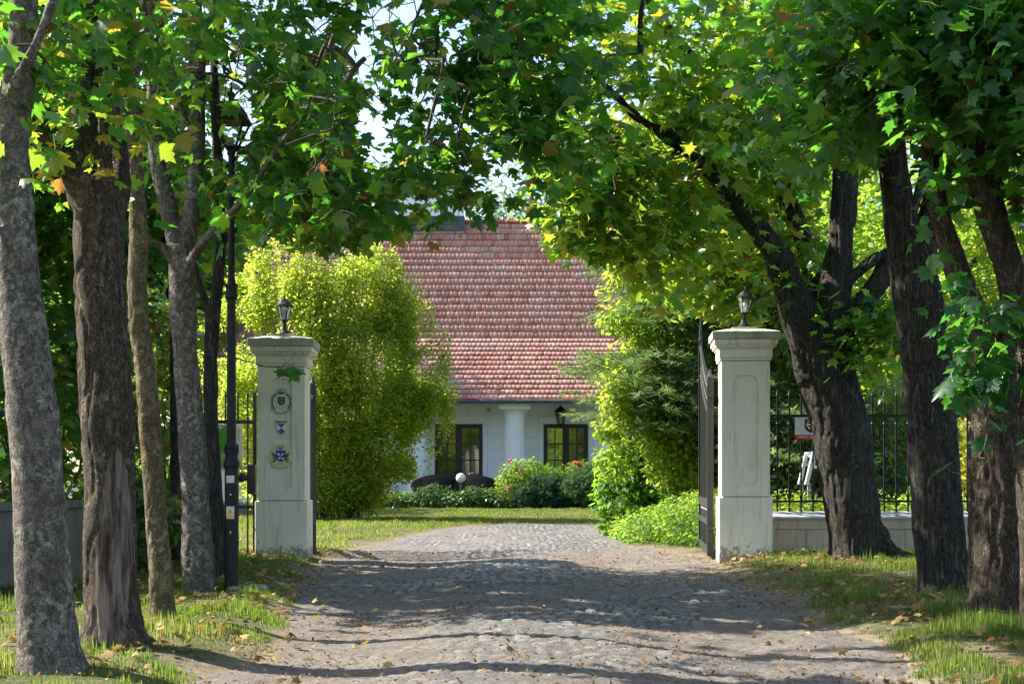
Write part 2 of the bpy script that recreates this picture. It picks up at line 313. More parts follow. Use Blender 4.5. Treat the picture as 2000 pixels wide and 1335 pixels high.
class MB:
    """collects boxes, tubes, lathes and prisms into one mesh"""
    def __init__(self): self.v = []; self.f = []
    def raw(self, vs, fs, mat=None):
        b = len(self.v)
        for p in vs:
            p = Vector(p); self.v.append(tuple(mat @ p) if mat is not None else tuple(p))
        self.f += [[b + i for i in q] for q in fs]; return self
    def box(self, x0, x1, y0, y1, z0, z1, mat=None):
        return self.raw([(x0, y0, z0), (x1, y0, z0), (x1, y1, z0), (x0, y1, z0), (x0, y0, z1), (x1, y0, z1), (x1, y1, z1), (x0, y1, z1)],
                        [(0, 3, 2, 1), (4, 5, 6, 7), (0, 1, 5, 4), (1, 2, 6, 5), (2, 3, 7, 6), (3, 0, 4, 7)], mat)
    def lathe(self, prof, c=(0, 0, 0), seg=20, mat=None, a0=0.0):
        vs, fs = [], []
        for (r, z) in prof:
            for k in range(seg):
                a = a0 + 2 * math.pi * k / seg; vs.append((c[0] + r * math.cos(a), c[1] + r * math.sin(a), c[2] + z))
        for i in range(len(prof) - 1):
            for k in range(seg):
                k2 = (k + 1) % seg; fs.append((i * seg + k, i * seg + k2, (i + 1) * seg + k2, (i + 1) * seg + k))
        fs.append(tuple(range(seg))[::-1]); fs.append(tuple((len(prof) - 1) * seg + k for k in range(seg)))
        return self.raw(vs, fs, mat)
    def tube(self, pts, r, seg=8, mat=None, closed=False):
        pts = [Vector(p) for p in pts]; n = len(pts); vs, fs = [], []
        rr = r if isinstance(r, (list, tuple)) else [r] * n
        up = None
        for i, p in enumerate(pts):
            if closed: tdir = (pts[(i + 1) % n] - pts[i - 1])
            else: tdir = (pts[min(i + 1, n - 1)] - pts[max(i - 1, 0)])
            tdir.normalize()
            if up is None: up = Vector((0, 0, 1)) if abs(tdir.z) < 0.9 else Vector((1, 0, 0))
            a = (up - tdir * up.dot(tdir)).normalized(); b = tdir.cross(a); up = a
            for k in range(seg):
                an = 2 * math.pi * k / seg; vs.append(p + (a * math.cos(an) + b * math.sin(an)) * rr[i])
        m = n if closed else n - 1
        for i in range(m):
            j = (i + 1) % n
            for k in range(seg):
                k2 = (k + 1) % seg; fs.append((i * seg + k, i * seg + k2, j * seg + k2, j * seg + k))
        if not closed:
            fs.append(tuple(range(seg))[::-1]); fs.append(tuple((n - 1) * seg + k for k in range(seg)))
        return self.raw(vs, fs, mat)
    def prism(self, outline, y0, y1, mat=None):           # outline in x,z; depth along y (y0 in front)
        n = len(outline)
        vs = [(x, y0, z) for x, z in outline] + [(x, y1, z) for x, z in outline]
        fs = [tuple(range(n)), tuple(range(n, 2 * n))[::-1]] + [((i + 1) % n, i, n + i, n + (i + 1) % n) for i in range(n)]
        return self.raw(vs, fs, mat)
    def build(self, name, mat, parent=None, smooth=False, bevel=0.0):
        me = bpy.data.meshes.new(name); me.from_pydata(self.v, [], self.f); me.update(); me.validate()
        import bmesh
        bm = bmesh.new(); bm.from_mesh(me); bmesh.ops.recalc_face_normals(bm, faces=bm.faces); bm.to_mesh(me); bm.free()
        o = add(name, me, mat, parent, smooth)
        if smooth:
            try: me.set_sharp_from_angle(angle=math.radians(40))
            except Exception: pass
        if bevel:
            b = o.modifiers.new('edge', 'BEVEL'); b.width = bevel; b.segments = 2; b.limit_method = 'ANGLE'
        return o
def lettering(name, text, size, mat, loc, rotz, parent, bold=0.0, extrude=0.001):
    cu = bpy.data.curves.new(name, 'FONT'); cu.body = text; cu.size = size; cu.align_x = 'CENTER'; cu.align_y = 'CENTER'; cu.extrude = extrude; cu.offset = bold
    tmp = bpy.data.objects.new(name + '_src', cu); COL.objects.link(tmp)
    dg = bpy.context.evaluated_depsgraph_get(); me = bpy.data.meshes.new_from_object(tmp.evaluated_get(dg))
    bpy.data.objects.remove(tmp)
    M = Matrix.Translation(loc) @ Matrix.Rotation(rotz, 4, 'Z') @ Matrix.Rotation(math.pi / 2, 4, 'X')
    me.transform(M); return add(name, me, mat, parent)

# ------------------------------------------------------------------ leaves
def leaf_template(kind):
    if kind == 'maple':
        half = [(0.0, -0.02), (0.16, -0.10), (0.30, -0.02), (0.46, 0.02), (0.34, 0.20), (0.56, 0.34), (0.60, 0.52), (0.40, 0.50), (0.24, 0.52), (0.27, 0.70), (0.13, 0.74)]
        out = half + [(0.0, 1.02)] + [(-x, y) for x, y in half[::-1][:-1]]
    elif kind == 'maple_small':
        half = [(0.0, -0.02), (0.42, -0.02), (0.32, 0.22), (0.60, 0.50), (0.24, 0.52)]
        out = half + [(0.0, 1.02)] + [(-x, y) for x, y in half[::-1][:-1]]
    elif kind == 'oval':
        out = [(0, 0), (0.24, 0.3), (0.2, 0.65), (0, 1), (-0.2, 0.65), (-0.24, 0.3)]
    elif kind == 'willow':
        V = np.array([(0, 0, 0), (0.17, 0.42, -0.04), (0, 1, -0.1), (-0.17, 0.42, -0.04)]); return V, np.array([(0, 1, 2), (0, 2, 3)])
    elif kind == 'needle':
        V = []
        T = []
        for k in range(7):
            a = (k - 3) * 0.42; x0, y0 = 0.0, 0.05 + 0.10 * abs(3 - k) * -0.0 + 0.12 * (3 - abs(k - 3))
            dx, dy = math.sin(a), math.cos(a) * 0.8 + 0.2
            b = len(V); V += [(x0 - 0.075, y0, 0), (x0 + 0.075, y0, 0), (x0 + dx * 0.5, y0 + dy * 0.5, 0.12 * ((k % 2) * 2 - 1))]; T.append((b, b + 1, b + 2))
        return np.array(V), np.array(T)
    elif kind == 'blade':
        V = np.array([(-0.5, 0, 0), (0.5, 0, 0), (-0.36, 0.5, 0.06), (0.36, 0.5, 0.06), (0, 1, 0.26)]); return V, np.array([(0, 1, 3), (0, 3, 2), (2, 3, 4)])
    V = [(0, 0.36 if 'maple' in kind else 0.45, 0.0)] + [(x, y, 0) for x, y in out]
    V = np.array(V, float); V[:, 2] = -0.22 * np.abs(V[:, 0]) - 0.12 * np.clip(V[:, 1], 0, 2) ** 2 + 0.03
    n = len(out); T = [(0, i + 1, (i + 1) % n + 1) for i in range(n)]
    if 'maple' in kind:
        V = np.vstack([V, [(-.018, -.02, .03), (.018, -.02, .03), (.012, -.5, .16), (-.012, -.5, .16)]]); T += [(n + 1, n + 2, n + 3), (n + 1, n + 3, n + 4)]
    return V, np.array(T)
TPL = {k: leaf_template(k) for k in ('maple', 'maple_small', 'oval', 'willow', 'needle', 'blade')}
def unit(v): return v / np.maximum(np.linalg.norm(v, axis=1, keepdims=True), 1e-9)
def place(kind, pos, nrm, tip, size, tint, width=None, curl=None):
    """copies of a leaf shape: nrm = upper side, tip = towards the point"""
    tv, tt = TPL[kind]; n, k = len(pos), len(tv)
    N = unit(nrm); Y = unit(tip - (tip * N).sum(1, keepdims=True) * N); X = np.cross(Y, N)
    size = np.broadcast_to(size, (n,)); w = size if width is None else np.broadcast_to(width, (n,))
    c = np.ones(n) if curl is None else curl
    V = pos[:, None, :] + tv[None, :, 0:1] * X[:, None, :] * w[:, None, None] + tv[None, :, 1:2] * Y[:, None, :] * size[:, None, None] + tv[None, :, 2:3] * N[:, None, :] * (size * c)[:, None, None]
    T = tt[None] + (np.arange(n) * k)[:, None, None]
    return V.reshape(-1, 3), T.reshape(-1, 3), np.repeat(tint, k)
def join(parts):
    Vs, Ts, As, Ms, b = [], [], [], [], 0
    for V, T, A, mi in parts:
        Vs.append(V); Ts.append(T + b); As.append(A); Ms.append(np.full(len(T), mi)); b += len(V)
    return np.concatenate(Vs), np.concatenate(Ts), np.concatenate(As), np.concatenate(Ms)
def tubes(paths, radii, seg=4):
    Vs, Ts, b = [], [], 0
    for p, r in zip(paths, radii):
        n = len(p); tdir = np.gradient(p, axis=0); tdir = unit(tdir)
        up = np.array([0.31, 0.22, 0.92]); a = unit(np.cross(tdir, up)); bb = np.cross(tdir, a)
        an = np.arange(seg) * 2 * math.pi / seg
        V = p[:, None, :] + (a[:, None, :] * np.cos(an)[None, :, None] + bb[:, None, :] * np.sin(an)[None, :, None]) * np.asarray(r)[:, None, None]
        i = np.arange(n - 1)[:, None] * seg; kk = np.arange(seg)[None]; k2 = (kk + 1) % seg
        q1 = np.stack([i + kk, i + k2, i + seg + k2], -1).reshape(-1, 3); q2 = np.stack([i + kk, i + seg + k2, i + seg + kk], -1).reshape(-1, 3)
        Vs.append(V.reshape(-1, 3)); Ts.append(np.concatenate([q1, q2]) + b); b += n * seg
    return np.concatenate(Vs), np.concatenate(Ts)
def crom(pts, step):
    """smooth path through (x,y,z,r) rows"""
    pts = np.asarray(pts, float); e = np.vstack([2 * pts[0] - pts[1], pts, 2 * pts[-1] - pts[-2]]); out = []
    for i in range(1, len(e) - 2):
        p0, p1, p2, p3 = e[i - 1], e[i], e[i + 1], e[i + 2]; m = max(2, int(np.linalg.norm((p2 - p1)[:3]) / step))
        for s in np.linspace(0, 1, m, endpoint=False):
            out.append(0.5 * ((2 * p1) + (-p0 + p2) * s + (2 * p0 - 5 * p1 + 4 * p2 - p3) * s * s + (-p0 + 3 * p1 - 3 * p2 + p3) * s ** 3))
    out.append(e[-2]); return np.array(out)

# lower trim line of the boughs over the drive, as seen from the gate approach
TRIM_X = [-200, 0, 120, 300, 420, 470, 560, 640, 720, 745, 800, 850, 900, 960, 1030, 1060, 1110, 1180, 1240, 1300, 1400, 1480, 1530, 1580, 1640, 1760, 1900, 2300]
TRIM_Y = [330, 330, 400, 440, 470, 480, 470, 490, 480, 440, 450, 465, 440, 420, 400, 470, 490, 500, 560, 610, 630, 630, 500, 400, 330, 330, 420, 520]
GAPS = [(725, 270, 38, 80, 0.85), (700, 90, 36, 70, 0.8), (985, 345, 48, 45, 0.92), (790, 260, 26, 55, 0.6), (905, 250, 40, 60, 0.6), (880, 60, 40, 30, 0.5), (1060, 120, 40, 30, 0.6), (1130, 220, 30, 30, 0.5), (830, 170, 30, 34, 0.5), (1150, 90, 40, 26, 0.6), (960, 300, 60, 60, 0.5), (845, 412, 85, 34, 0.6), (800, 400, 30, 40, 0.5), (740, 160, 40, 50, 0.5)]
BARE = [(448, 150, 50, 50, 11.9, 1.0), (450, 232, 62, 78, 13.4, 0.97), (450, 300, 40, 40, 11.9, 0.9), (452, 420, 22, 110, 11.2, 0.7), (1451, 615, 95, 75, 15.95, 1.0), (365, 300, 70, 210, 11.0, 0.75), (300, 250, 40, 200, 10.9, 0.5), (195, 330, 80, 110, 7.5, 0.75), (180, 120, 50, 130, 7.5, 0.5), (262, 300, 32, 210, 8.8, 0.6), (540, 290, 60, 60, 10.4, 0.6),
        (40, 150, 60, 200, 6.7, 0.6), (1640, 450, 55, 130, 15.2, 0.75), (1700, 520, 80, 80, 15.2, 0.7), (1760, 430, 60, 160, 11.1, 0.75), (1850, 420, 40, 120, 9.4, 0.5), (1935, 420, 85, 170, 9.35, 0.88), (1760, 330, 60, 120, 11.0, 0.8), (1850, 380, 50, 130, 9.4, 0.6), (1950, 900, 50, 260, 9.35, 0.5), (545, 700, 90, 110, 15.6, 1.0)] + \
       [(a, b, 34, 34, 14.7, 0.72) for a, b in ((1500, 470), (1470, 430), (1430, 390), (1395, 345), (1355, 305), (1310, 275), (1260, 240), (1215, 200), (1180, 165), (1530, 530), (1555, 590))]
def bare_keep(p, r):
    px, py = view(p); keep = np.ones(len(p), bool)
    for a, b, rx, ry, dm, pr in BARE:
        keep &= ~((((px - a) / rx) ** 2 + ((py - b) / ry) ** 2 < 1) & (p[:, 1] < dm) & (r.random(len(p)) < pr))
    return keep
def view(p):
    return CX + p[:, 0] / p[:, 1] * F, HY - (p[:, 2] - H) / p[:, 1] * F
def bough_keep(p, r):
    px, py = view(p)
    keep = py < np.interp(px, TRIM_X, TRIM_Y) + r.normal(0, 14, len(p))
    for gx, gy, a, b, pr in GAPS:
        keep &= ~((((px - gx) / a) ** 2 + ((py - gy) / b) ** 2 < 1) & (r.random(len(p)) < pr))
    return keep & ((p[:, 2] > 1.9) | (p[:, 1] > 3))

def make_trunk(name, limbs, mat, parent, vox=0.014, bark=0.006, fis=(14, 14, 3.5), extra_mat=None, scar=None):
    """limbs: lists of (px, py, depth, radius px); merged into one continuous skin"""
    mb = MB(); skel = []
    for L in limbs:
        pts = [list(P(a, b, d)) + [r * d / F] for a, b, d, r in L]
        c = crom(pts, 0.09)
        rr = c[:, 3] * (1 + 0.10 * (fbm(c[:, 2] * 3.1, c[:, 0] * 2, seed=len(skel) + 5, o=2) - 0.5) * 2)
        mb.tube([tuple(q) for q in c[:, :3]], list(np.maximum(rr, 0.006)), 18 if pts[0][3] > 0.04 else 10)
        skel.append(c)
    me = bpy.data.meshes.new(name); me.from_pydata(mb.v, [], mb.f); me.update()
    tmp = bpy.data.objects.new('tmp', me); COL.objects.link(tmp)
    m = tmp.modifiers.new('r', 'REMESH'); m.mode = 'VOXEL'; m.voxel_size = vox
    s = tmp.modifiers.new('s', 'SMOOTH'); s.factor = 0.5; s.iterations = 4
    dg = bpy.context.evaluated_depsgraph_get(); me2 = bpy.data.meshes.new_from_object(tmp.evaluated_get(dg))
    bpy.data.objects.remove(tmp)
    n = len(me2.vertices); co = np.zeros(n * 3, np.float32); no = np.zeros(n * 3, np.float32)
    me2.vertices.foreach_get('co', co); me2.vertices.foreach_get('normal', no); co = co.reshape(-1, 3); no = no.reshape(-1, 3)
    sd = int(abs(co[0, 0]) * 100) % 50
    q1 = fbm(co[:, 0] * fis[0], co[:, 1] * fis[1], co[:, 2] * fis[2], seed=sd, o=2) - 0.5
    h = -bark * 1.5 * (1 - sst(0.0, 0.11, np.abs(q1))) + q1 * bark * 1.6
    h += (fbm(co[:, 0] * 4.5, co[:, 1] * 4.5, co[:, 2] * 2.0, seed=sd + 9, o=2) - 0.5) * 2 * bark * 2.2
    co = co + no * h[:, None]
    me2.vertices.foreach_set('co', co.astype(np.float32).ravel()); me2.update()
    me2.name = name
    o = add(name, me2, mat, parent, True)
    if scar is not None:
        me2.materials.append(extra_mat); pc = np.zeros(len(me2.polygons) * 3, np.float32); me2.polygons.foreach_get('center', pc); pc = pc.reshape(-1, 3)
        me2.polygons.foreach_set('material_index', scar(pc).astype(np.int32))
    return o, np.concatenate([k[:, :3] for k in skel])

def make_crown(name, parent, skel, blobs, per=13, size=0.15, kind='maple', mat=None, seed=1, spread=0.30, tint=(0.3, 0.16), yellow=0.022, brown=0.014, droop=0.5, sun=True, trim=True, upness=0.9, low=2.4, minz=0.0):
    """blobs: (centre xyz, radii xyz, number of twigs)"""
    r = np.random.default_rng(seed)
    cs = []
    for c, rad, n in blobs:
        u = unit(r.normal(size=(n, 3))) * (r.random((n, 1)) ** (1 / 2.2)); cs.append(np.asarray(c) + u * np.asarray(rad))
    cs = np.concatenate(cs)
    if trim: cs = cs[bough_keep(cs, r)]
    cs = cs[cs[:, 2] > max(0.3, minz)]
    nodes = skel[skel[:, 2] > low] if (skel[:, 2] > low).sum() > 3 else skel
    nodes = list(nodes[::3]); npar = [-1] * len(nodes); n0 = len(nodes)
    d0 = np.array([np.min(np.linalg.norm(np.array(nodes) - c, axis=1)) for c in cs]) if len(cs) else []
    order = np.argsort(d0); paths = []; owner = []
    arr = np.zeros((n0 + len(cs) * 3, 3)); arr[:n0] = nodes; cnt = n0; par = {}
    for ci in order:
        c = cs[ci]; dist = np.linalg.norm(arr[:cnt] - c, axis=1); j = int(np.argmin(dist)); a = arr[j]
        mid = (a + c) / 2 + r.normal(size=3) * 0.10 * dist[j] + np.array([0, 0, 0.10 * dist[j]])
        tt_ = np.linspace(0, 1, 5)[:, None]; p = (1 - tt_) ** 2 * a + 2 * tt_ * (1 - tt_) * mid + tt_ ** 2 * c
        paths.append(p); par[len(paths) - 1] = j
        owner += [(len(paths) - 1)] * 3
        arr[cnt:cnt + 3] = p[[2, 3, 4]]; cnt += 3
    w = np.ones(len(paths))
    for k in range(len(paths) - 1, -1, -1):
        j = par[k]
        if j >= n0: w[(j - n0) // 3] += w[k]
    rad = np.clip(0.0026 * w ** 0.5, 0.0028, 0.035)
    radii = [np.linspace(rk, max(0.002, rk * 0.75), 5) for rk in rad]
    per = int(per * 1.55); n = len(cs) * per
    base = np.repeat(cs, per, axis=0); clus = np.repeat(r.normal(0, 1, len(cs)), per)
    off = r.normal(size=(n, 3)) * spread * np.array([1, 1, 0.75]); pos = base + off
    out = unit(off + 1e-6)
    nrm = np.array([0, 0, upness]) + r.normal(size=(n, 3)) * 0.5 + out * 0.25
    tip = out * np.array([1, 1, 0.3]) + np.array([0, 0, -droop]) + r.normal(size=(n, 3)) * 0.3
    tn = np.clip(r.normal(tint[0], tint[1], n) + clus * tint[1] * 0.6, 0, 0.78)
    q = r.random(n) + 0.10 * (fbm(pos[:, 0] * 1.2, pos[:, 1] * 1.2, pos[:, 2] * 1.2, seed=seed) - 0.5) * 8 * yellow
    tn = np.where(q < yellow, 0.82 + 0.04 * r.random(n), np.where(q > 1 - brown, 0.93 + 0.07 * r.random(n), tn))
    sz = 0.78 * size * np.clip(r.normal(1, 0.3, n), 0.35, 1.6)
    keep = np.ones(n, bool)
    if trim: keep &= bough_keep(pos, r)
    if sun: keep &= sun_keep(pos)
    keep &= bare_keep(pos, r)
    keep &= pos[:, 2] > minz
    V, T, A = place(kind, pos[keep], nrm[keep], tip[keep], sz[keep], tn[keep], curl=r.uniform(-0.5, 3.6, keep.sum()))
    parts = [(V, T, A, 0)]
    if paths:
        TV, TT = tubes(paths, radii, 4); parts.append((TV, TT, np.full(len(TV), 0.5), 1))
    V, T, A, Mi = join(parts)
    return add(name, np_mesh(name, V, T, {'tint': A}, Mi), [mat or M_MAPLE, M_TWIG], parent)

def cloud(name, parent, blobs, size, kind, mat, seed, tint=(0.5, 0.2), sun=False, shell=0.35, up=0.7, droop=0.3, aspect=1.0, clump=0.9, hang=0.0, minz=0.02, outw=0.6):
    """shrub foliage: leaves through the volume of ellipsoids, denser in clumps"""
    r = np.random.default_rng(seed); PS, OS = [], []
    for c, rad, n in blobs:
        c = np.asarray(c, float); rad = np.asarray(rad, float)
        u = unit(r.normal(size=(n, 3))); rr = shell + (1 - shell) * r.random((n, 1)) ** 0.6
        rr = rr * (0.78 + 0.5 * fbm(u[:, 0:1] * 2.4 + c[0], u[:, 1:2] * 2.4, u[:, 2:3] * 2.4, seed=seed + 3, o=3))
        p = c + u * rr * rad; PS.append(p); OS.append(u)
    p = np.concatenate(PS); u = np.concatenate(OS)
    dens = fbm(p[:, 0] * 2.2, p[:, 1] * 2.2, p[:, 2] * 2.2, seed=seed + 7, o=3)
    keep = (dens + 0.25 * (r.random(len(p)) - 0.5)) > 0.5 - 0.28 * (1.6 - clump)
    keep &= p[:, 2] > g(p[:, 0], p[:, 1]) + minz
    if sun: keep &= sun_keep(p)
    p, u, dens = p[keep], u[keep], dens[keep]; n = len(p)
    nrm = np.array([0, 0, up]) + u * outw + r.normal(size=(n, 3)) * 0.55
    tip = u + np.array([0, 0, -droop - hang]) + r.normal(size=(n, 3)) * 0.5
    big = fbm(p[:, 0] * 0.9, p[:, 1] * 0.9, p[:, 2] * 0.9, seed=seed + 17, o=2) - 0.5
    tn = np.clip(r.normal(tint[0], tint[1], n) + big * 0.7, 0, 1)
    sz = size * np.clip(r.normal(1, 0.25, n), 0.45, 1.6)
    V, T, A = place(kind, p, nrm, tip, sz, tn, width=sz * aspect)
    return add(name, np_mesh(name, V, T, {'tint': A}), mat, parent)

exec_parts = []
# ================================================================== camera, light
cam = bpy.data.cameras.new('camera'); co = bpy.data.objects.new('camera', cam); COL.objects.link(co)
cam.sensor_width = 36; cam.lens = F / 2000 * 36; cam.shift_y = (HY - 667.5) / 2000; cam.clip_end = 3000; cam.clip_start = 0.1
co.location = (0, 0, H); co.rotation_euler = (math.pi / 2, 0, 0); scene.camera = co
w = bpy.data.worlds.new('World'); scene.world = w; w.use_nodes = True
sk = w.node_tree.nodes.new('ShaderNodeTexSky'); sk.sky_type = 'NISHITA'; sk.sun_disc = False
sk.sun_elevation = math.asin(S[2]); sk.sun_rotation = math.atan2(S[0], S[1]); sk.air_density = 1.0; sk.dust_density = 1.6; sk.ozone_density = 1.0
bg = w.node_tree.nodes['Background']; bg.inputs['Strength'].default_value = 0.112; w.node_tree.links.new(sk.outputs[0], bg.inputs['Color'])
sl = bpy.data.lights.new('sun', 'SUN'); sl.energy = 5.0; sl.angle = math.radians(0.5); sl.color = (1.0, 0.945, 0.84)
so = bpy.data.objects.new('sun', sl); COL.objects.link(so); so.rotation_euler = Vector(S).to_track_quat('Z', 'Y').to_euler(); so.location = (-20, 8, 16)
scene.view_settings.view_transform = 'Standard'; scene.view_settings.look = 'None'; scene.view_settings.gamma = 1.0
scene.view_settings.exposure = 1.75
try:
    cy = scene.cycles; cy.max_bounces = 8; cy.diffuse_bounces = 4; cy.glossy_bounces = 3; cy.transmission_bounces = 6; cy.transparent_max_bounces = 12
except Exception: pass

SUN_TARGETS += [
    ([P(300, y, 8.9) for y in range(380, 1230, 40)], 0.15, 0.93),
    ([P(40, y, 6.75) for y in range(420, 1300, 60)], 0.24, 0.66),
    ([P(180, y, 7.6) for y in range(420, 1260, 60)], 0.22, 0.6),
    ([P(372, y, 11.0) for y in range(250, 1150, 60)], 0.15, 0.55),
    ([P(1600, y, 15.3) for y in range(460, 1090, 45)], 0.24, 0.75),
    ([P(a, b, 8.75) for a, b in ((1900, 560), (1900, 640), (1890, 720), (1880, 790), (1930, 870), (1800, 330), (1800, 420), (1850, 500))], 0.33, 0.8),
    ([P(a, b, 10.6) for a, b in ((1620, 100), (1720, 180), (1780, 60), (1850, 200), (1950, 120))], 0.4, 0.5),
    ([P(1900, y, 9.3) for y in range(760, 1200, 60)], 0.2, 0.5),
    ([np.array([-2.85, 15.75, z]) for z in np.arange(0.2, 2.5, 0.2)], 0.14, 0.92),
    ([np.array([2.3, 15.9, z]) for z in np.arange(0.1, 2.6, 0.25)], 0.32, 0.95),
    ([np.array([2.7, 15.7, z]) for z in np.arange(2.6, 3.1, 0.2)], 0.2, 0.9),
    ([np.array(q) for q in ((-4.6, 29.5, 1.5), (-4.6, 29.5, 3.4), (-3.0, 29.3, 2.4), (-5.3, 29.5, 4.8), (-3.6, 29.3, 4.2), (-2.4, 29.3, 1.0))], 1.35, 0.97),
    ([np.array(q) for q in ((2.3, 23.5, 1.2), (2.0, 23.5, 3.0), (2.4, 23.5, 4.8), (2.6, 20, 0.5), (3.6, 22, 2.5))], 1.0, 0.9),
    ([P(a, b, 15.3) for a, b in ((1100, 300), (1200, 300), (1300, 380), (1230, 470), (1380, 480), (1450, 280), (1350, 200), (1180, 180), (1420, 590), (1500, 120))], 0.75, 0.75),
    ([P(a, b, 12.3) for a, b in ((520, 330), (620, 380), (680, 300), (470, 250), (700, 420), (450, 230), (560, 200))], 0.6, 0.7),
    ([P(a, b, 10.4) for a, b in ((700, 110), (640, 180), (760, 160), (960, 200), (1020, 90), (560, 120), (850, 120), (860, 350), (920, 60), (1040, 260), (760, 40), (480, 60))], 0.5, 0.62),
]

# ================================================================== ground
def grid(xs, ys, zfun):
    X, Y = np.meshgrid(xs, ys); Z = zfun(X, Y); nx, ny = len(xs), len(ys)
    V = np.stack([X, Y, Z], -1).reshape(-1, 3)
    i = np.arange(ny - 1)[:, None] * nx + np.arange(nx - 1)[None]
    return V, np.stack([i, i + 1, i + nx + 1, i + nx], -1).reshape(-1, 4)
xs = np.concatenate([-np.geomspace(600, 9, 24), np.arange(-8.6, 8.7, 0.12), np.geomspace(9, 600, 24)])
ys = np.concatenate([-np.geomspace(400, 4, 14), np.arange(-3, 4, 0.6), np.arange(4, 20, 0.1), np.arange(20, 40, 0.25), np.geomspace(40, 1500, 34)])
V, T = grid(xs, ys, lambda x, y: g(x, y) - 0.045 * (1 - sst(-0.32, -0.12, outside(x, y))))
o_ = outside(V[:, 0], V[:, 1]); gr = sst(-0.05, 0.35, o_) * (0.55 + 0.45 * sst(0.35, 0.55, fbm(V[:, 0] * 1.6, V[:, 1] * 1.6, seed=21)))
ground = add('ground', np_mesh('ground', V, T, {'grass': gr}), M_SOIL); tag(ground, 'soil and turf ground of the avenue and garden', 'ground', kind='structure')

# cobbled drive: stones raised out of packed dirt
xs = np.arange(-2.7, 2.9, 0.02)
ys = np.concatenate([np.arange(1.0, 5.8, 0.12), np.arange(5.8, 9.5, 0.02), np.arange(9.5, 16.5, 0.033), np.arange(16.5, 26.9, 0.06)])
X, Y = np.meshgrid(xs, ys); ix = X.ravel(); iy = Y.ravel()
cs = 0.098; wx = ix + 0.05 * (vnoise(ix * 2, iy * 2, seed=31) - 0.5); wy = iy * 0.92 + 0.05 * (vnoise(ix * 2, iy * 2, seed=32) - 0.5)
ux, uy = wx / cs, wy / cs; bx, by = np.floor(ux), np.floor(uy); F1 = np.full(len(ix), 9.0); F2 = F1.copy(); ID = np.zeros(len(ix))
for a in (-1, 0, 1):
    for b in (-1, 0, 1):
        jx = bx + a + 0.5 + 0.72 * (_h(bx + a, by + b, bx * 0, 51) - 0.5); jy = by + b + 0.5 + 0.72 * (_h(bx + a, by + b, bx * 0, 52) - 0.5)
        d = np.hypot(ux - jx, uy - jy); idd = _h(bx + a, by + b, bx * 0, 53)
        c1 = d < F1; F2 = np.where(c1, F1, np.minimum(F2, d)); ID = np.where(c1, idd, ID); F1 = np.where(c1, d, F1)
edge = sst(0.03, 0.34, F2 - F1)
cover = fbm(ix * 1.1, iy * 0.8, seed=61, o=4)
l_, r_ = edges(iy); u_ = (ix - l_) / (r_ - l_)
side = np.exp(-(u_ / 0.2) ** 2) + np.exp(-((1 - u_) / 0.2) ** 2)
midr = np.exp(-((ix - 0.05) / 0.9) ** 2)
expo = np.clip(0.95 - 0.85 * sst(0.40, 0.62, cover) - 0.6 * side + 0.2 * midr, 0.10, 1)
expo = expo * (0.38 + 0.62 * sst(8.6, 10.2, iy)); expo = np.where(ID < 0.16, expo * 0.3, expo)
hs = edge * (0.003 + 0.017 * expo) * (0.45 + 0.8 * ID) + 0.016 * (fbm(ix * 11, iy * 11, seed=66) - 0.5) + 0.008 * (fbm(ix * 2.6, iy * 3.2, seed=67) - 0.5) + 0.012 * (fbm(ix * 27, iy * 27, seed=68, o=2) - 0.5)
oo = outside(ix, iy)
z = g(ix, iy) + 0.006 + hs * (1 - sst(-0.2, 0.1, oo)) - 0.10 * sst(-0.02, 0.22, oo)
V = np.stack([ix, iy, z], -1); nx, ny = len(xs), len(ys)
i = np.arange(ny - 1)[:, None] * nx + np.arange(nx - 1)[None]; T = np.stack([i, i + 1, i + nx + 1, i + nx], -1).reshape(-1, 4)
T = T[(oo[T] < 0.25).all(1)]
road = add('road', np_mesh('road', V, T, {'stone': edge * expo, 'tint': ID, 'joint': (1 - sst(0.02, 0.24, F2 - F1)) * np.clip(expo * 1.5, 0, 1)}), M_ROAD); tag(road, 'worn cobbled drive with packed dirt running through the gate', 'road', kind='structure')

# ================================================================== grass and litter
def grass(name, label, x0, x1, y0, y1, n, hgt, wid, seed, dens=None, tint=(0.45, 0.22), mat=None, osc=0.08):
    r = np.random.default_rng(seed); x = r.uniform(x0, x1, n); y = r.uniform(y0, y1, n)
    o = outside(x, y); clump = fbm(x * 3.2, y * 3.2, seed=seed + 1, o=3)
    k = (o > osc * r.random(n) + 0.02) & (clump + 0.3 * (r.random(n) - 0.5) > 0.40)
    if dens is not None: k &= r.random(n) < dens(x, y)
    x, y, clump, o = x[k], y[k], clump[k], o[k]; n = len(x)
    p = np.stack([x, y, g(x, y) - 0.01], -1); az = r.uniform(0, 2 * math.pi, n)
    h = hgt * (0.35 + 1.3 * sst(0.35, 0.75, clump)) * np.clip(r.normal(1, 0.35, n), 0.3, 2.2) * (0.45 + 0.55 * sst(0, 0.5, o))
    lean = r.uniform(0.1, 1.4, n)
    tip = np.stack([np.cos(az) * lean, np.sin(az) * lean, np.ones(n)], -1); nrm = np.stack([np.cos(az), np.sin(az), 0.0 * az], -1) * -1 + np.array([0, 0, 0.3])
    tn = np.clip(r.normal(tint[0], tint[1], n), 0, 0.9); tn = np.where(r.random(n) < 0.04 + 0.3 * sst(.57, .72, fbm(x * 1.7, y * 1.7, seed=seed + 5)), 0.9 + .1 * r.random(n), tn)
    V, T, A = place('blade', p, nrm, tip, h, tn, width=np.full(n, wid) * r.uniform(0.6, 1.3, n))
    o = add(name, np_mesh(name, V, T, {'tint': A}), mat or M_GRASS); return tag(o, label, 'grass', kind='stuff')
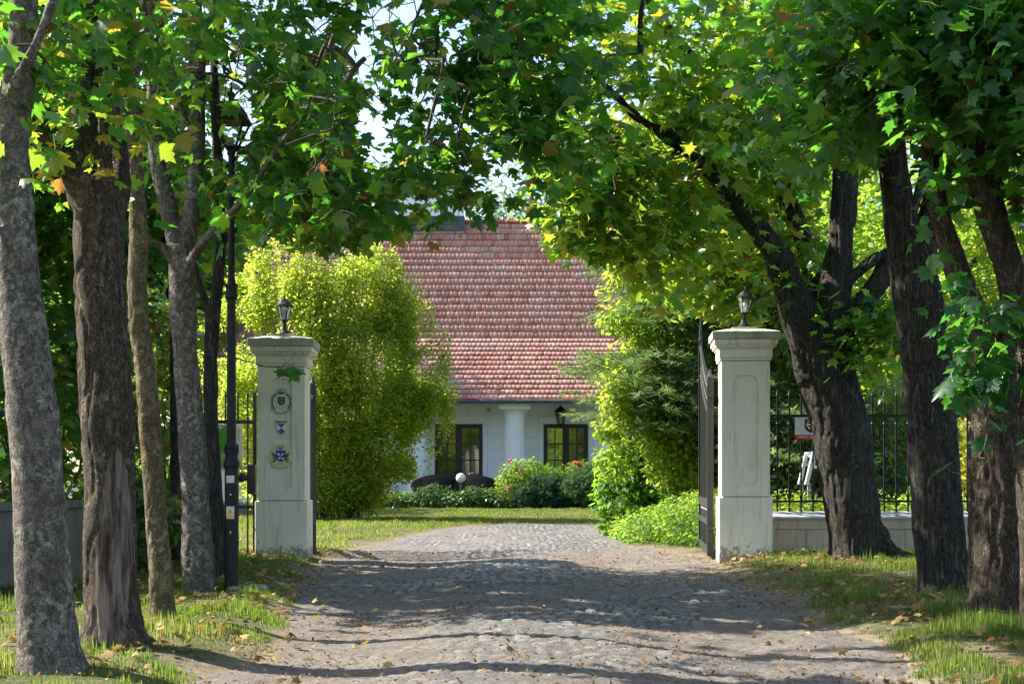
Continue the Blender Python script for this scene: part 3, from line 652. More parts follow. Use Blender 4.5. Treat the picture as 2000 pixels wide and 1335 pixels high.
grass('verge_grass', 'tufted green grass on the verge under the trees by the lamp post', -4.6, -0.9, 5.6, 15.7, 240000, 0.042, 0.0060, 101, lambda x, y: np.where(x < -3.4, 0.3, 1) * (0.25 + 0.75 * sst(0.40, 0.56, fbm(x * 0.9, y * 0.9, seed=15))))
grass('verge_grass', 'lush green grass on the verge below the dark trees and low wall', 1.7, 5.2, 5.6, 16.9, 340000, 0.048, 0.0062, 102, lambda x, y: (0.35 + 0.65 * sst(10.5, 8.5, y)) * (0.5 + 0.5 * sst(0.40, 0.55, fbm(x * 0.9, y * 0.9, seed=16))))
grass('lawn_grass', 'short sunlit lawn beyond the gate in front of the tall hedge', -8.5, -0.4, 15.9, 30.5, 130000, 0.035, 0.011, 103, tint=(0.6, 0.2))
grass('lawn_grass', 'mown lawn strip between the drive and the flower bed', -4.5, 5.0, 25.8, 38.5, 100000, 0.028, 0.016, 104, tint=(0.55, 0.2))
grass('lawn_grass', 'grass growing behind the iron fence', 2.9, 10.0, 17.2, 26.0, 50000, 0.12, 0.012, 105, tint=(0.7, 0.2))
grass('sparse_grass', 'thin grass tufts growing between the cobbles on the crown of the drive', -0.6, 1.2, 6.3, 15, 5200, 0.03, 0.006, 106, None, osc=-3.0)
r = np.random.default_rng(55); n = 15000
x = r.uniform(-4.2, 5.0, n); y = 6 + 12 * r.random(n) ** 1.2; o_ = outside(x, y)
k = (r.random(n) < np.where(o_ > 0.0, 0.65, np.exp(o_ * 3.2) * 0.4 + 0.012)) & (fbm(x * 1.4, y * 1.4, seed=57) > 0.40); x, y = x[k], y[k]; n = len(x)
p = np.stack([x, y, g(x, y) + r.uniform(0.01, 0.06, n)], -1); az = r.uniform(0, 6.28, n)
V, T, A = place('maple_small', p, np.stack([r.normal(0, 0.45, n), r.normal(0, 0.45, n), np.ones(n)], -1), np.stack([np.cos(az), np.sin(az), 0 * az], -1), r.uniform(0.025, 0.065, n), r.random(n), curl=r.uniform(-1.5, 3, n))
tag(add('fallen_leaves', np_mesh('fallen_leaves', V, T, {'tint': A}), M_DRYLEAF), 'dry brown fallen leaves scattered over the verges and drive edges', 'leaves', kind='stuff')

n = 16000; x = r.uniform(-2.6, 4.0, n); y = 6 + 12 * r.random(n) ** 1.15; o_ = outside(x, y)
k = (fbm(x * 2.0, y * 1.2, seed=58) + 0.25 * (r.random(n) - .5) > 0.47 - 0.05 * (o_ > -.5)); x, y = x[k], y[k]; n = len(x); p = np.stack([x, y, g(x, y) + r.uniform(0.012, 0.03, n)], -1); az = r.uniform(0, 6.28, n)
V, T, A = place('oval', p, np.stack([r.normal(0, 0.6, n), r.normal(0, 0.6, n), np.ones(n)], -1), np.stack([np.cos(az), np.sin(az), 0 * az], -1), r.uniform(0.010, 0.034, n), np.clip(r.normal(.1, .35, n), 0, 1), curl=r.uniform(-2, 4, n))
tag(add('leaf_litter', np_mesh('leaf_litter', V, T, {'tint': A}), M_DRYLEAF), 'small brown crumbs of leaf litter and bark on the drive and verges', 'leaf litter', kind='stuff')

# ================================================================== avenue trees
def px_blob(px, py, d, rx, ry, rd, n): return (P(px, py, d), (rx * d / F, rd, ry * d / F), n)
B_ = px_blob
def tree(name, label, limbs, mat, group='trees of the avenue', **kw):
    L0 = limbs[0][1]; base = P(L0[0], L0[1], L0[2])
    t_ = thing(name, label, 'tree', group)
    tr, sk_ = make_trunk('trunk', limbs, mat, t_, **kw)
    return t_, sk_

t1, s1 = tree('maple_tree', 'smooth grey speckled trunk leaning outwards in front of the thick scarred trunk', [
    [(102, 1345, 6.75, 92), (100, 1300, 6.75, 70), (92, 1230, 6.75, 58), (84, 1120, 6.75, 54), (72, 900, 6.75, 51), (55, 720, 6.75, 47), (40, 600, 6.75, 44), (28, 450, 6.75, 40), (20, 300, 6.75, 36), (33, 180, 6.75, 32), (45, 80, 6.75, 27), (50, -100, 6.75, 24), (55, -450, 6.8, 18), (80, -900, 6.9, 9)],
    [(22, 210, 6.75, 14), (30, 160, 6.65, 12), (70, 90, 6.6, 11.5), (105, 0, 6.6, 11), (150, -120, 6.6, 9), (200, -400, 6.7, 5)],
    [(150, 1345, 6.6, 30), (120, 1285, 6.7, 30), (100, 1200, 6.75, 20)], [(40, 1350, 6.7, 34), (70, 1290, 6.75, 30), (85, 1200, 6.75, 20)],
    [(28, 520, 6.7, 9), (8, 470, 6.65, 7), (-10, 420, 6.6, 5)]], M_BARK_SMOOTH, bark=0.0035, fis=(9, 9, 7))
def scar(c):
    n_ = fbm(c[:, 0] * 9, c[:, 1] * 3, c[:, 2] * 3, seed=4, o=3) - 0.5
    u_ = (c[:, 2] - 0.1) / 1.05 + n_ * 0.5 * sst(0.5, 1.0, c[:, 2])
    w_ = 0.105 * np.sqrt(np.clip(1 - np.clip(u_, 0, 2) ** 1.6, 0, 1)) + 0.06 * n_
    return ((np.abs(c[:, 0] - P(212, 0, 7.5)[0] - 0.05 * (c[:, 2] - 0.4)) < w_) & (c[:, 1] < 7.62) & (c[:, 2] > 0.1) & (u_ < 1))
t2, s2 = tree('maple_tree', 'thick brown trunk with a long torn bark wound and a forked head', [
    [(225, 1300, 7.65, 92), (222, 1250, 7.65, 64), (217, 1150, 7.65, 55), (216, 1000, 7.65, 53), (209, 800, 7.65, 52), (198, 600, 7.65, 50), (195, 450, 7.65, 49), (193, 350, 7.65, 46)],
    [(170, 400, 7.65, 34), (145, 335, 7.6, 25), (100, 288, 7.6, 20), (55, 255, 7.6, 17), (0, 200, 7.6, 14), (-80, 60, 7.7, 10)],
    [(185, 400, 7.65, 42), (180, 320, 7.65, 33), (175, 200, 7.65, 33), (175, 100, 7.65, 33), (180, 0, 7.65, 33), (185, -300, 7.65, 24), (200, -800, 7.7, 12)],
    [(210, 390, 7.6, 22), (208, 320, 7.55, 16), (207, 260, 7.52, 13.5), (204, 205, 7.5, 12), (215, 120, 7.5, 8), (240, 20, 7.5, 5)],
    [(215, 440, 7.72, 30), (236, 350, 7.8, 20), (232, 285, 7.85, 16), (222, 200, 7.85, 13), (232, 50, 7.9, 10), (300, -200, 7.9, 6)],
    [(285, 1290, 7.5, 30), (250, 1235, 7.6, 34), (232, 1150, 7.65, 26)], [(165, 1300, 7.5, 28), (190, 1235, 7.6, 34), (205, 1150, 7.65, 26)]],
    M_BARK_ROUGH, bark=0.008, fis=(16, 16, 4), extra_mat=M_SCAR, scar=scar)
t3, s3 = tree('maple_tree', 'slim bent olive trunk lit along one side, thinnest of the front row', [
    [(318, 1240, 8.95, 36), (318, 1205, 8.95, 27), (314, 1130, 8.95, 23.5), (307, 1030, 8.95, 22), (297, 900, 8.95, 21.5), (284, 720, 8.95, 21), (271, 630, 8.95, 20.5), (269, 560, 8.95, 19.5), (272, 450, 8.95, 19), (263, 330, 8.95, 17.5), (257, 240, 8.95, 16), (253, 120, 8.95, 14.5), (248, 0, 8.95, 13), (240, -250, 9, 9), (230, -600, 9, 4)],
    [(255, 200, 8.95, 9), (285, 60, 8.9, 8), (310, -60, 8.9, 6), (350, -250, 8.9, 4)]], M_BARK_OLIVE, bark=0.004, fis=(14, 14, 6))
t4, s4 = tree('maple_tree', 'grey trunk splitting into two tall stems beside the lamp post', [
    [(391, 1185, 11.2, 46), (390, 1150, 11.2, 34), (387, 1100, 11.2, 31), (378, 900, 11.2, 28), (362, 700, 11.2, 25.5), (356, 560, 11.2, 26), (354, 480, 11.2, 25)],
    [(352, 520, 11.2, 20), (335, 430, 11.2, 17), (311, 330, 11.2, 15.5), (299, 220, 11.2, 13.5), (298, 100, 11.2, 12.5), (292, 0, 11.2, 12), (288, -200, 11.2, 9), (270, -600, 11.3, 5)],
    [(358, 520, 11.2, 20), (374, 410, 11.2, 17.5), (384, 300, 11.2, 17.5), (385, 180, 11.2, 17.5), (386, 80, 11.2, 16.5), (378, -40, 11.2, 15), (375, -300, 11.2, 11), (400, -800, 11.3, 6)],
    [(368, 520, 11.15, 12), (385, 490, 11.0, 10), (400, 470, 10.85, 9.5), (440, 430, 10.7, 9), (490, 370, 10.6, 8), (530, 310, 10.5, 6.5), (560, 265, 10.4, 5), (610, 215, 10.3, 3.5), (700, 140, 10.2, 2)],
    [(380, 250, 11.15, 8), (362, 235, 11.1, 7.5), (345, 170, 11, 7), (325, 90, 11, 6), (310, 20, 11, 5), (300, -100, 11, 3)],
    [(345, 510, 11.2, 10), (315, 480, 11.1, 8), (285, 466, 11, 5)], [(378, -20, 11.2, 10), (480, -180, 10.9, 8), (600, -260, 10.6, 5)]], M_BARK_SMOOTH, bark=0.004, fis=(11, 11, 5))
t5, s5 = tree('maple_tree', 'dark narrow trunk forking low just behind the lamp post', [
    [(426, 1175, 12.2, 32), (425, 1130, 12.2, 23), (420, 1000, 12.2, 18.5), (412, 850, 12.2, 16.5), (411, 700, 12.2, 14.5), (415, 630, 12.2, 14)],
    [(414, 650, 12.2, 13), (424, 570, 12.2, 12), (430, 480, 12.2, 11), (427, 350, 12.2, 10), (420, 220, 12.2, 9), (418, 120, 12.2, 8), (415, -100, 12.2, 6), (430, -500, 12.2, 3)],
    [(412, 650, 12.2, 8), (400, 590, 12.2, 7.5), (388, 545, 12.3, 6.5), (376, 480, 12.4, 5), (370, 380, 12.5, 3)],
    [(427, 350, 12.2, 7), (470, 300, 12.0, 5.5), (540, 280, 12, 4.5), (640, 320, 12, 3)],
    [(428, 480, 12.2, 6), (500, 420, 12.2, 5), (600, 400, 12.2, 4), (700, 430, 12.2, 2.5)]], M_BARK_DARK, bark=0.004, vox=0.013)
t6, s6 = tree('maple_tree', 'thin blackish stem standing in the gap behind the bent olive trunk', [
    [(344, 1150, 14.2, 18), (344, 1100, 14.2, 13), (343, 850, 14.2, 11), (341, 600, 14.2, 10), (330, 400, 14.2, 9), (320, 200, 14.2, 7), (318, -100, 14.2, 4)],
    [(338, 500, 14.2, 7), (250, 330, 14.2, 5), (150, 250, 14.2, 4), (60, 230, 14.2, 2.5)], [(341, 600, 14.2, 6), (290, 520, 14.2, 4), (200, 480, 14.2, 2.5)]], M_BARK_DARK, bark=0.003, vox=0.013)
tA, sA = tree('maple_tree', 'leaning fissured trunk by the pillar, opening into several thick limbs', [
    [(1668, 1120, 15.35, 74), (1668, 1075, 15.35, 54), (1664, 1000, 15.35, 52), (1655, 920, 15.35, 52), (1640, 830, 15.35, 54), (1618, 740, 15.35, 58), (1607, 680, 15.35, 58)],
    [(1690, 1020, 15.4, 26), (1715, 1055, 15.3, 22), (1745, 1080, 15.2, 14), (1800, 1092, 15.1, 7)],
    [(1600, 740, 15.3, 44), (1585, 680, 15.3, 40), (1560, 615, 15.3, 37), (1535, 540, 15.3, 30), (1515, 490, 15.2, 26), (1480, 445, 15.1, 19), (1440, 400, 15, 16), (1400, 350, 14.9, 14.5), (1360, 308, 14.8, 13), (1300, 268, 14.7, 11.5), (1240, 225, 14.6, 9.5), (1200, 185, 14.5, 7.5), (1160, 150, 14.5, 6.5), (1090, 100, 14.4, 4), (1000, 40, 14.4, 2)],
    [(1622, 720, 15.3, 44), (1626, 650, 15.3, 33), (1632, 580, 15.3, 30), (1640, 480, 15.3, 28), (1648, 380, 15.3, 26), (1655, 250, 15.3, 22), (1650, 100, 15.3, 18), (1640, -150, 15.3, 12), (1620, -500, 15.3, 6)],
    [(1612, 700, 15.6, 30), (1600, 600, 15.8, 23), (1578, 500, 15.9, 19), (1548, 400, 15.9, 16), (1530, 300, 15.9, 12), (1500, 150, 15.9, 9), (1480, -50, 15.9, 5)],
    [(1632, 690, 15.3, 30), (1660, 630, 15.25, 26), (1690, 585, 15.2, 23), (1722, 540, 15.2, 20), (1760, 470, 15.2, 15), (1800, 350, 15.2, 11), (1830, 150, 15.2, 6)],
    [(1640, 560, 15.2, 12), (1672, 535, 15.15, 10), (1705, 508, 15.1, 9), (1735, 490, 15.1, 6)],
    [(1560, 430, 15.8, 14), (1510, 330, 15.6, 13), (1440, 215, 15.4, 12), (1375, 140, 15.3, 11), (1305, 62, 15.2, 10), (1250, -30, 15.1, 8), (1200, -150, 15, 5)],
    [(1330, 285, 14.75, 7), (1316, 255, 14.7, 6), (1308, 240, 14.7, 3)],
    [(1430, 205, 15.4, 7), (1330, 158, 15.2, 6), (1240, 150, 15, 5), (1150, 140, 14.9, 3)],
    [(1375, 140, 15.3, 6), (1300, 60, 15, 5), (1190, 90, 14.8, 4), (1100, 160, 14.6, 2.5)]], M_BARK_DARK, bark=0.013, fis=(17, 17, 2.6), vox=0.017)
tB, sB = tree('maple_tree', 'stout blackish trunk in the middle of the shaded row, mossy at the foot', [
    [(1842, 1180, 11.2, 72), (1842, 1140, 11.2, 55), (1838, 1080, 11.2, 50), (1832, 1000, 11.2, 48), (1822, 850, 11.2, 47), (1808, 700, 11.2, 47), (1795, 600, 11.2, 47), (1780, 510, 11.2, 44)],
    [(1782, 540, 11.2, 38), (1762, 450, 11.2, 32), (1748, 350, 11.2, 29), (1742, 280, 11.2, 26), (1735, 150, 11.2, 22), (1715, 0, 11.2, 18), (1640, -250, 11.2, 14), (1450, -430, 11.1, 11), (1200, -430, 11, 9), (980, -300, 10.8, 7), (880, -90, 10.7, 5), (850, 120, 10.6, 3)],
    [(1790, 560, 11.2, 34), (1806, 480, 11.2, 26), (1818, 420, 11.2, 22), (1826, 350, 11.2, 18), (1840, 200, 11.2, 14), (1850, 0, 11.2, 9)],
    [(1745, 320, 11.15, 10), (1700, 270, 11, 8), (1640, 275, 10.9, 6), (1580, 310, 10.8, 4)],
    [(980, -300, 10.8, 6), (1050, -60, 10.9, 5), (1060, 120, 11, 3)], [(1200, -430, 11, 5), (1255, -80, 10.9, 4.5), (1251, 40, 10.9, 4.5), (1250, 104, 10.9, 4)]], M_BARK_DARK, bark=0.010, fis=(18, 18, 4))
tC, sC = tree('maple_tree', 'large brown trunk at the near end of the shaded row, hung with pale leaves', [
    [(1952, 1245, 9.45, 100), (1950, 1195, 9.45, 74), (1947, 1120, 9.45, 60), (1948, 1000, 9.45, 54), (1946, 850, 9.45, 52), (1946, 740, 9.45, 52), (1945, 690, 9.45, 50)],
    [(1930, 720, 9.45, 36), (1900, 630, 9.45, 29), (1868, 530, 9.45, 27), (1848, 460, 9.45, 24), (1830, 380, 9.45, 20), (1812, 250, 9.45, 16), (1790, 50, 9.45, 12), (1760, -250, 9.4, 7)],
    [(1962, 720, 9.45, 38), (1984, 640, 9.45, 32), (1984, 570, 9.4, 29), (1965, 500, 9.4, 27), (1942, 430, 9.4, 27), (1916, 340, 9.4, 26), (1890, 230, 9.4, 22), (1870, 80, 9.4, 18), (1840, -250, 9.4, 11)],
    [(1880, 1240, 9.3, 30), (1915, 1190, 9.4, 34), (1930, 1120, 9.45, 24)]], M_BARK_ROUGH, bark=0.010, fis=(16, 16, 4))
tD, sD = tree('maple_tree', 'pale strip of trunk cut off at the picture border beyond the brown one', [
    [(2040, 1290, 8.8, 70), (2040, 1240, 8.8, 52), (2036, 1000, 8.8, 46), (2034, 700, 8.8, 43), (2045, 450, 8.8, 36), (2050, 200, 8.8, 28), (2050, -100, 8.8, 18)]], M_BARK_ROUGH, bark=0.008)

make_crown('crown', t1, s1, [B_(45, 90, 6.9, 90, 120, .5, 20), B_(120, 200, 7.0, 60, 90, .4, 8), B_(150, -180, 6.9, 220, 160, .9, 45), B_(0, 270, 6.6, 26, 60, .3, 6)], per=10, size=0.115, seed=1, tint=(0.32, 0.15), yellow=0.03, spread=0.22)
make_crown('crown', t2, s2, [B_(225, 150, 7.6, 130, 150, .6, 30), B_(110, 180, 7.8, 90, 120, .5, 10), B_(300, 120, 8.0, 110, 110, .6, 16), B_(260, -220, 7.8, 320, 180, 1.2, 90), B_(210, 310, 7.5, 40, 50, .25, 6)], per=10, size=0.12, seed=2, tint=(0.28, 0.16), yellow=0.035, spread=0.22)
make_crown('foliage', t2, s2, [B_(285, 205, 7.4, 55, 60, .25, 9), B_(340, 290, 7.4, 60, 65, .25, 10), B_(90, 270, 7.5, 40, 30, .2, 4)], per=8, size=0.10, seed=22, tint=(0.6, 0.15), yellow=0.30, brown=0.03, spread=0.17, sun=False, trim=False)
make_crown('crown', t3, s3, [B_(300, 40, 8.8, 130, 130, .7, 30), B_(300, -250, 8.9, 200, 150, .9, 40), (np.array([-2.8, 8.8, 6.0]), (1.8, 1.6, 1.2), 120)], per=11, size=0.12, seed=3, tint=(0.3, 0.17), spread=0.24)
make_crown('crown', t4, s4, [B_(560, 110, 10.4, 200, 190, 1.2, 150), B_(430, 40, 10.8, 190, 150, 1.2, 60), B_(655, 300, 9.9, 105, 150, .7, 60), B_(700, 40, 10.2, 110, 120, .8, 44), B_(450, 330, 10.4, 70, 60, .4, 12)], per=13, size=0.135, seed=4, tint=(0.26, 0.17), spread=0.27)
make_crown('crown', t4, s4, [B_(480, -330, 10.8, 450, 230, 2, 110), (np.array([-5.3, 13.6, 5.6]), (1.6, 3.2, 2.6), 330), (np.array([-7.0, 14.0, 6.5]), (1.5, 3.0, 2.5), 180), (np.array([-5.5, 10, 7.6]), (1.8, 1.6, 1.4), 40), (np.array([-2.8, 11.3, 6.7]), (1.8, 1.8, 1.3), 110)], per=13, size=0.19, kind='maple_small', seed=44, trim=False, spread=0.4)  # upper crown, plus unseen side foliage added to shade the drive
make_crown('crown', t5, s5, [B_(560, 320, 12.3, 190, 130, 1.0, 140), B_(480, 200, 12.5, 150, 160, 1.0, 70), B_(670, 400, 12.4, 105, 70, .7, 75), B_(640, 180, 12.8, 130, 120, .8, 55)], per=13, size=0.125, kind='maple', seed=5, tint=(0.45, 0.18), spread=0.27, yellow=0.06)
make_crown('crown', t6, s6, [B_(200, 230, 14, 230, 200, 1.2, 120), B_(330, 450, 14.2, 120, 110, .8, 60), B_(120, 480, 14.5, 150, 120, .9, 70)], per=13, size=0.13, kind='maple_small', seed=6, tint=(0.3, 0.2), spread=0.3, trim=False, minz=1.2)
make_crown('crown', tA, sA, [B_(1330, 330, 15.5, 260, 170, 1.6, 230), B_(1140, 330, 14.8, 110, 150, 1.0, 130), B_(1240, 480, 15, 150, 100, 1.0, 120), B_(1410, 560, 16.7, 110, 80, .5, 60), B_(1450, 110, 15.5, 280, 190, 1.7, 190), B_(1180, 80, 15, 170, 130, 1.3, 80), B_(1590, 400, 16.4, 150, 170, .8, 80), B_(1500, 620, 15.9, 90, 60, .6, 24)], per=14, size=0.155, kind='maple_small', seed=7, tint=(0.60, 0.15), yellow=0.035, brown=0.015, spread=0.30, droop=0.7)
make_crown('crown', tA, sA, [B_(1300, -270, 15.5, 480, 230, 2.2, 60)], per=12, size=0.21, kind='maple_small', seed=77, trim=False, spread=0.4)
make_crown('foliage', tA, sA, [B_(1720, 650, 15.0, 50, 90, .35, 34), B_(1540, 520, 15.6, 60, 100, .5, 16)], per=12, size=0.15, kind='maple_small', seed=78, trim=False, spread=0.25, tint=(0.5, 0.15))
make_crown('crown', tB, sB, [B_(830, 110, 10.7, 190, 150, 1.0, 105), B_(865, 320, 10.4, 85, 140, .45, 60), B_(1000, 110, 10.9, 200, 170, 1.1, 90), B_(1030, 270, 11.3, 100, 90, .5, 34), B_(1690, 110, 11, 170, 170, .9, 110), B_(1620, 250, 10.8, 70, 60, .5, 14)], per=13, size=0.135, seed=8, tint=(0.25, 0.17), spread=0.26, brown=0.025, droop=0.8)
make_crown('crown', tB, sB, [B_(1400, -330, 11, 600, 190, 1.8, 55)], per=12, size=0.2, kind='maple_small', seed=88, trim=False, spread=0.4)
make_crown('crown', tC, sC, [B_(1830, 150, 9.2, 220, 190, 1, 160), B_(1710, 60, 9.0, 190, 150, 1, 70), B_(1960, 220, 9, 120, 210, .9, 80), B_(1990, 60, 9, 160, 200, 1, 50)], per=12, size=0.135, seed=9, tint=(0.24, 0.15), spread=0.26, yellow=0.025)
make_crown('foliage', tC, sC, [B_(1905, 640, 8.75, 48, 130, .2, 17), B_(1880, 740, 8.7, 55, 60, .2, 9), B_(1800, 380, 8.9, 42, 100, .2, 20), B_(1925, 870, 8.7, 40, 40, .15, 6), B_(1850, 480, 8.8, 40, 60, .2, 5), B_(1985, 480, 8.6, 30, 120, .2, 4)], per=7, size=0.135, seed=10, tint=(0.08, 0.08), yellow=0.02, trim=False, spread=0.13, droop=1.9, upness=0.75, low=1.5)
make_crown('crown', tD, sD, [B_(2100, 250, 8.8, 150, 300, .8, 60)], per=12, size=0.135, seed=12, tint=(0.15, 0.13), spread=0.26)
# ================================================================== gate pillars
RX = lambda cx, cy, a: Matrix.Translation((cx, cy, 0)) @ Matrix.Rotation(a, 4, 'Z')
def frame_ring(mb, outline, inner, y0, y1, M):           # flat ring between two outlines of equal length
    n = len(outline); vs = [(x, y0, z) for x, z in outline] + [(x, y0, z) for x, z in inner] + [(x, y1, z) for x, z in outline] + [(x, y1, z) for x, z in inner]
    fs = []
    for i in range(n):
        j = (i + 1) % n
        fs += [(i, j, n + j, n + i), (2 * n + j, 2 * n + i, 3 * n + i, 3 * n + j), (j, i, 2 * n + i, 2 * n + j), (n + i, n + j, 3 * n + j, 3 * n + i)]
    mb.raw(vs, fs, M)
def oct_outline(x0, x1, z0, z1, c):
    return [(x0 + c, z0), (x1 - c, z0), (x1, z0 + c), (x1, z1 - c), (x1 - c, z1), (x0 + c, z1), (x0, z1 - c), (x0, z0 + c)]
def pillar(label, cx, cy, rot, hw, ph, sh, top, panel):
    """ph plinth height, sh shaft top, top = height of cap top; front face at local y = 0"""
    p = thing('gate_pillar', label, 'gate pillar', 'plastered pillars of the entrance gate', (0, 0, 0)); M = RX(cx, cy, rot); D = 2 * hw
    MB().box(-hw - .028, hw + .028, -.028, D + .028, -.25, ph, M).build('plinth', M_PLASTER, p, bevel=.012)
    b = MB(); b.box(-hw, hw, .0, D, ph, sh, M); sf = b.build('shaft', M_PLASTER, p, bevel=.012)
    x0, x1, z0, z1 = panel; ol = oct_outline(x0, x1, z0, z1, .055)
    # raised field of the face round a sunken panel
    n = 8; q = MB(); m = .0
    outer = [(x0 + .055, ph + .01), (x1 - .055, ph + .01), (hw - .002, z0 + .055), (hw - .002, z1 - .055), (x1 - .055, sh - .01), (x0 + .055, sh - .01), (-hw + .002, z1 - .055), (-hw + .002, z0 + .055)]
    outer[2] = (hw - .002, z0 + .055); 
    frame_ring(q, outer, ol, -.026, .002, M)
    for cxn, czn, ax, az, bx2, bz2 in ((hw - .002, ph + .01, x1 - .055, ph + .01, hw - .002, z0 + .055), (hw - .002, sh - .01, hw - .002, z1 - .055, x1 - .055, sh - .01), (-hw + .002, sh - .01, x0 + .055, sh - .01, -hw + .002, z1 - .055), (-hw + .002, ph + .01, -hw + .002, z0 + .055, x0 + .055, ph + .01)):
        q.prism([(cxn, czn), (ax, az), (bx2, bz2)], -.026, .002, M)
    q.build('panel_moulding', M_PLASTER, sf)
    c = MB()
    for k, (e, z0_, z1_) in enumerate(((.02, sh, sh + .03), (.028, sh + .03, top - .20), (.045, top - .20, top - .18), (.066, top - .18, top - .155), (.082, top - .155, top - .095))):
        c.box(-hw - e, hw + e, -e, D + e, z0_, z1_, M)
    c.build('capital', M_PLASTER, p, bevel=.010)
    e = .104; k = MB(); k.box(-hw - e, hw + e, -e, D + e, top - .095, top - .015, M)
    v = [(-hw - e, -e, top - .015), (hw + e, -e, top - .015), (hw + e, D + e, top - .015), (-hw - e, D + e, top - .015), (-.2, D / 2 - .2, top + .025), (.2, D / 2 - .2, top + .025), (.2, D / 2 + .2, top + .025), (-.2, D / 2 + .2, top + .025)]
    k.raw(v, [(0, 1, 5, 4), (1, 2, 6, 5), (2, 3, 7, 6), (3, 0, 4, 7), (4, 5, 6, 7), (0, 3, 2, 1)], M)
    k.build('cap', M_CAPSTONE, p, bevel=.008)
    MB().box(-.14, .14, D / 2 - .14, D / 2 + .14, top + .02, top + .052, M).build('lamp_base', M_CAPSTONE, p, bevel=.006)
    return p, M, D
zt = 1.02 + (919 - 657) / 2800 * 15.58
pL, ML, DL = pillar('grey plastered gate pillar carrying three round and shield plaques', -2.528, 15.72, math.radians(2.0), .258, .69, 2.165, zt, (-.118, .118, .80, 2.03))
zr = 1.02 + (919 - 641) / 2800 * 15.38
pR, MR, DR = pillar('cream plastered gate pillar with plain sunken panel beside the leaning tree', 2.545, 15.62, math.radians(-4.5), .262, .735, 2.22, zr, (-.135, .135, .86, 2.06))

def pillar_lantern(label, M, D, z0, hgt, tilt=0.0):
    l = thing('pillar_lantern', label, 'lantern', 'lanterns on the gate pillars'); k = hgt / .46
    T_ = M @ Matrix.Translation((0, D / 2, z0)) @ Matrix.Scale(k, 4) @ Matrix.Rotation(tilt, 4, 'Y')
    MB().lathe([(.085, 0), (.085, .012), (.06, .03), (.032, .075), (.02, .12), (.018, .15), (.03, .165), (.038, .18)], seg=6, mat=T_).build('foot', M_IRON, l, True)
    g_ = MB(); fr_ = MB()
    for q in range(6):
        a, b = q * math.pi / 3, (q + 1) * math.pi / 3; r0, r1, za, zb = .042, .09, .18, .355
        pts = [(r0 * math.cos(a), r0 * math.sin(a), za), (r0 * math.cos(b), r0 * math.sin(b), za), (r1 * math.cos(b), r1 * math.sin(b), zb), (r1 * math.cos(a), r1 * math.sin(a), zb)]
        g_.raw(pts, [(0, 1, 2, 3)], T_); fr_.tube([pts[0], pts[3]], .006, 5, T_); fr_.tube([pts[0], pts[1]], .006, 5, T_); fr_.tube([pts[3], pts[2]], .007, 5, T_)
    g_.build('glass', M_LGLASS, l); fr_.build('cage', M_IRON, l)
    MB().lathe([(.012, .18), (.016, .2), (.036, .23), (.042, .265), (.03, .3), (.01, .315)], seg=12, mat=T_).build('bulb', M_BULB, l, True)
    MB().lathe([(.105, .352), (.108, .362), (.085, .38), (.066, .41), (.04, .44), (.018, .45), (.012, .462), (.018, .472), (.006, .49)], seg=6, mat=T_).build('hood', M_IRON, l, True)
pillar_lantern('small black hexagonal lantern standing on the pillar with plaques', ML, DL, zt + .052, .42)
pillar_lantern('bigger grey black lantern with visible bulb on the plain cream pillar', MR, DR, zr + .052, .43, math.radians(3))

# plaques on the pillar
def plaque(name, label, cat, cx, cz): return thing(name, label, cat, 'plaques on the pillar'), ML @ Matrix.Translation((cx, -.008, cz))
def disc(mb, r, y0, y1, M, r0=0.0, n=40, a0=0, a1=2 * math.pi):
    if r0 == 0: mb.prism([(r * math.cos(2 * math.pi * k / n), r * math.sin(2 * math.pi * k / n)) for k in range(n)], y0, y1, M)
    else:
        m = n if a1 - a0 < 6.28 else n
        for k in range(m):
            a, b = a0 + (a1 - a0) * k / m, a0 + (a1 - a0) * (k + 1) / m
            mb.prism([(r0 * math.cos(a), r0 * math.sin(a)), (r * math.cos(a), r * math.sin(a)), (r * math.cos(b), r * math.sin(b)), (r0 * math.cos(b), r0 * math.sin(b))], y0, y1, M)
def shield(w, h, n=8):
    r_ = [(-w / 2, h / 2), (-w / 2, 0)] + [(-w / 2 * math.cos(t), -h / 2 * math.sin(t)) for t in np.linspace(0.15, math.pi / 2, n)]
    r_ += [(-x, z) for x, z in r_[::-1] if x != 0]; return r_[::-1]
def crown_shape(mb, w, h, y0, y1, M, dots=True):
    mb.prism([(-w / 2 * .8, 0), (w / 2 * .8, 0), (w / 2, h), (w / 4, h * .45), (0, h * .9), (-w / 4, h * .45), (-w / 2, h)][::1], y0, y1, M)
    if dots:
        for k in range(5):
            a = (k - 2) * .25; disc(mb, .006, y0, y1, M @ Matrix.Translation((w * a, 0, h * 1.45 + .008 * (2 - abs(k - 2)) * .5)), n=8)
k_ = (919 - 785) / 2800 * 15.71 + 1.02
e_, M_ = plaque('round_plaque', 'pale round plaque with dark grey crowned shield, topmost on the pillar', 'plaque', .0, k_)
b = MB(); disc(b, .124, -.012, .0, M_); b.build('disc', M_DISC, e_)
b = MB(); disc(b, .108, -.014, -.012, M_, .092, 22, math.radians(118), math.radians(228)); disc(b, .108, -.014, -.012, M_, .092, 22, math.radians(-48), math.radians(62))
disc(b, .122, -.014, -.012, M_, .117, 40)
disc(b, .074, -.0135, -.012, M_, .071, 14, math.radians(200), math.radians(340))
b.prism(shield(.082, .094), -.015, -.012, M_ @ Matrix.Translation((0, 0, .012))); crown_shape(b, .086, .035, -.015, -.0, M_ @ Matrix.Translation((0, 0, .086)))
cr = b.build('crest', M_INK, e_)
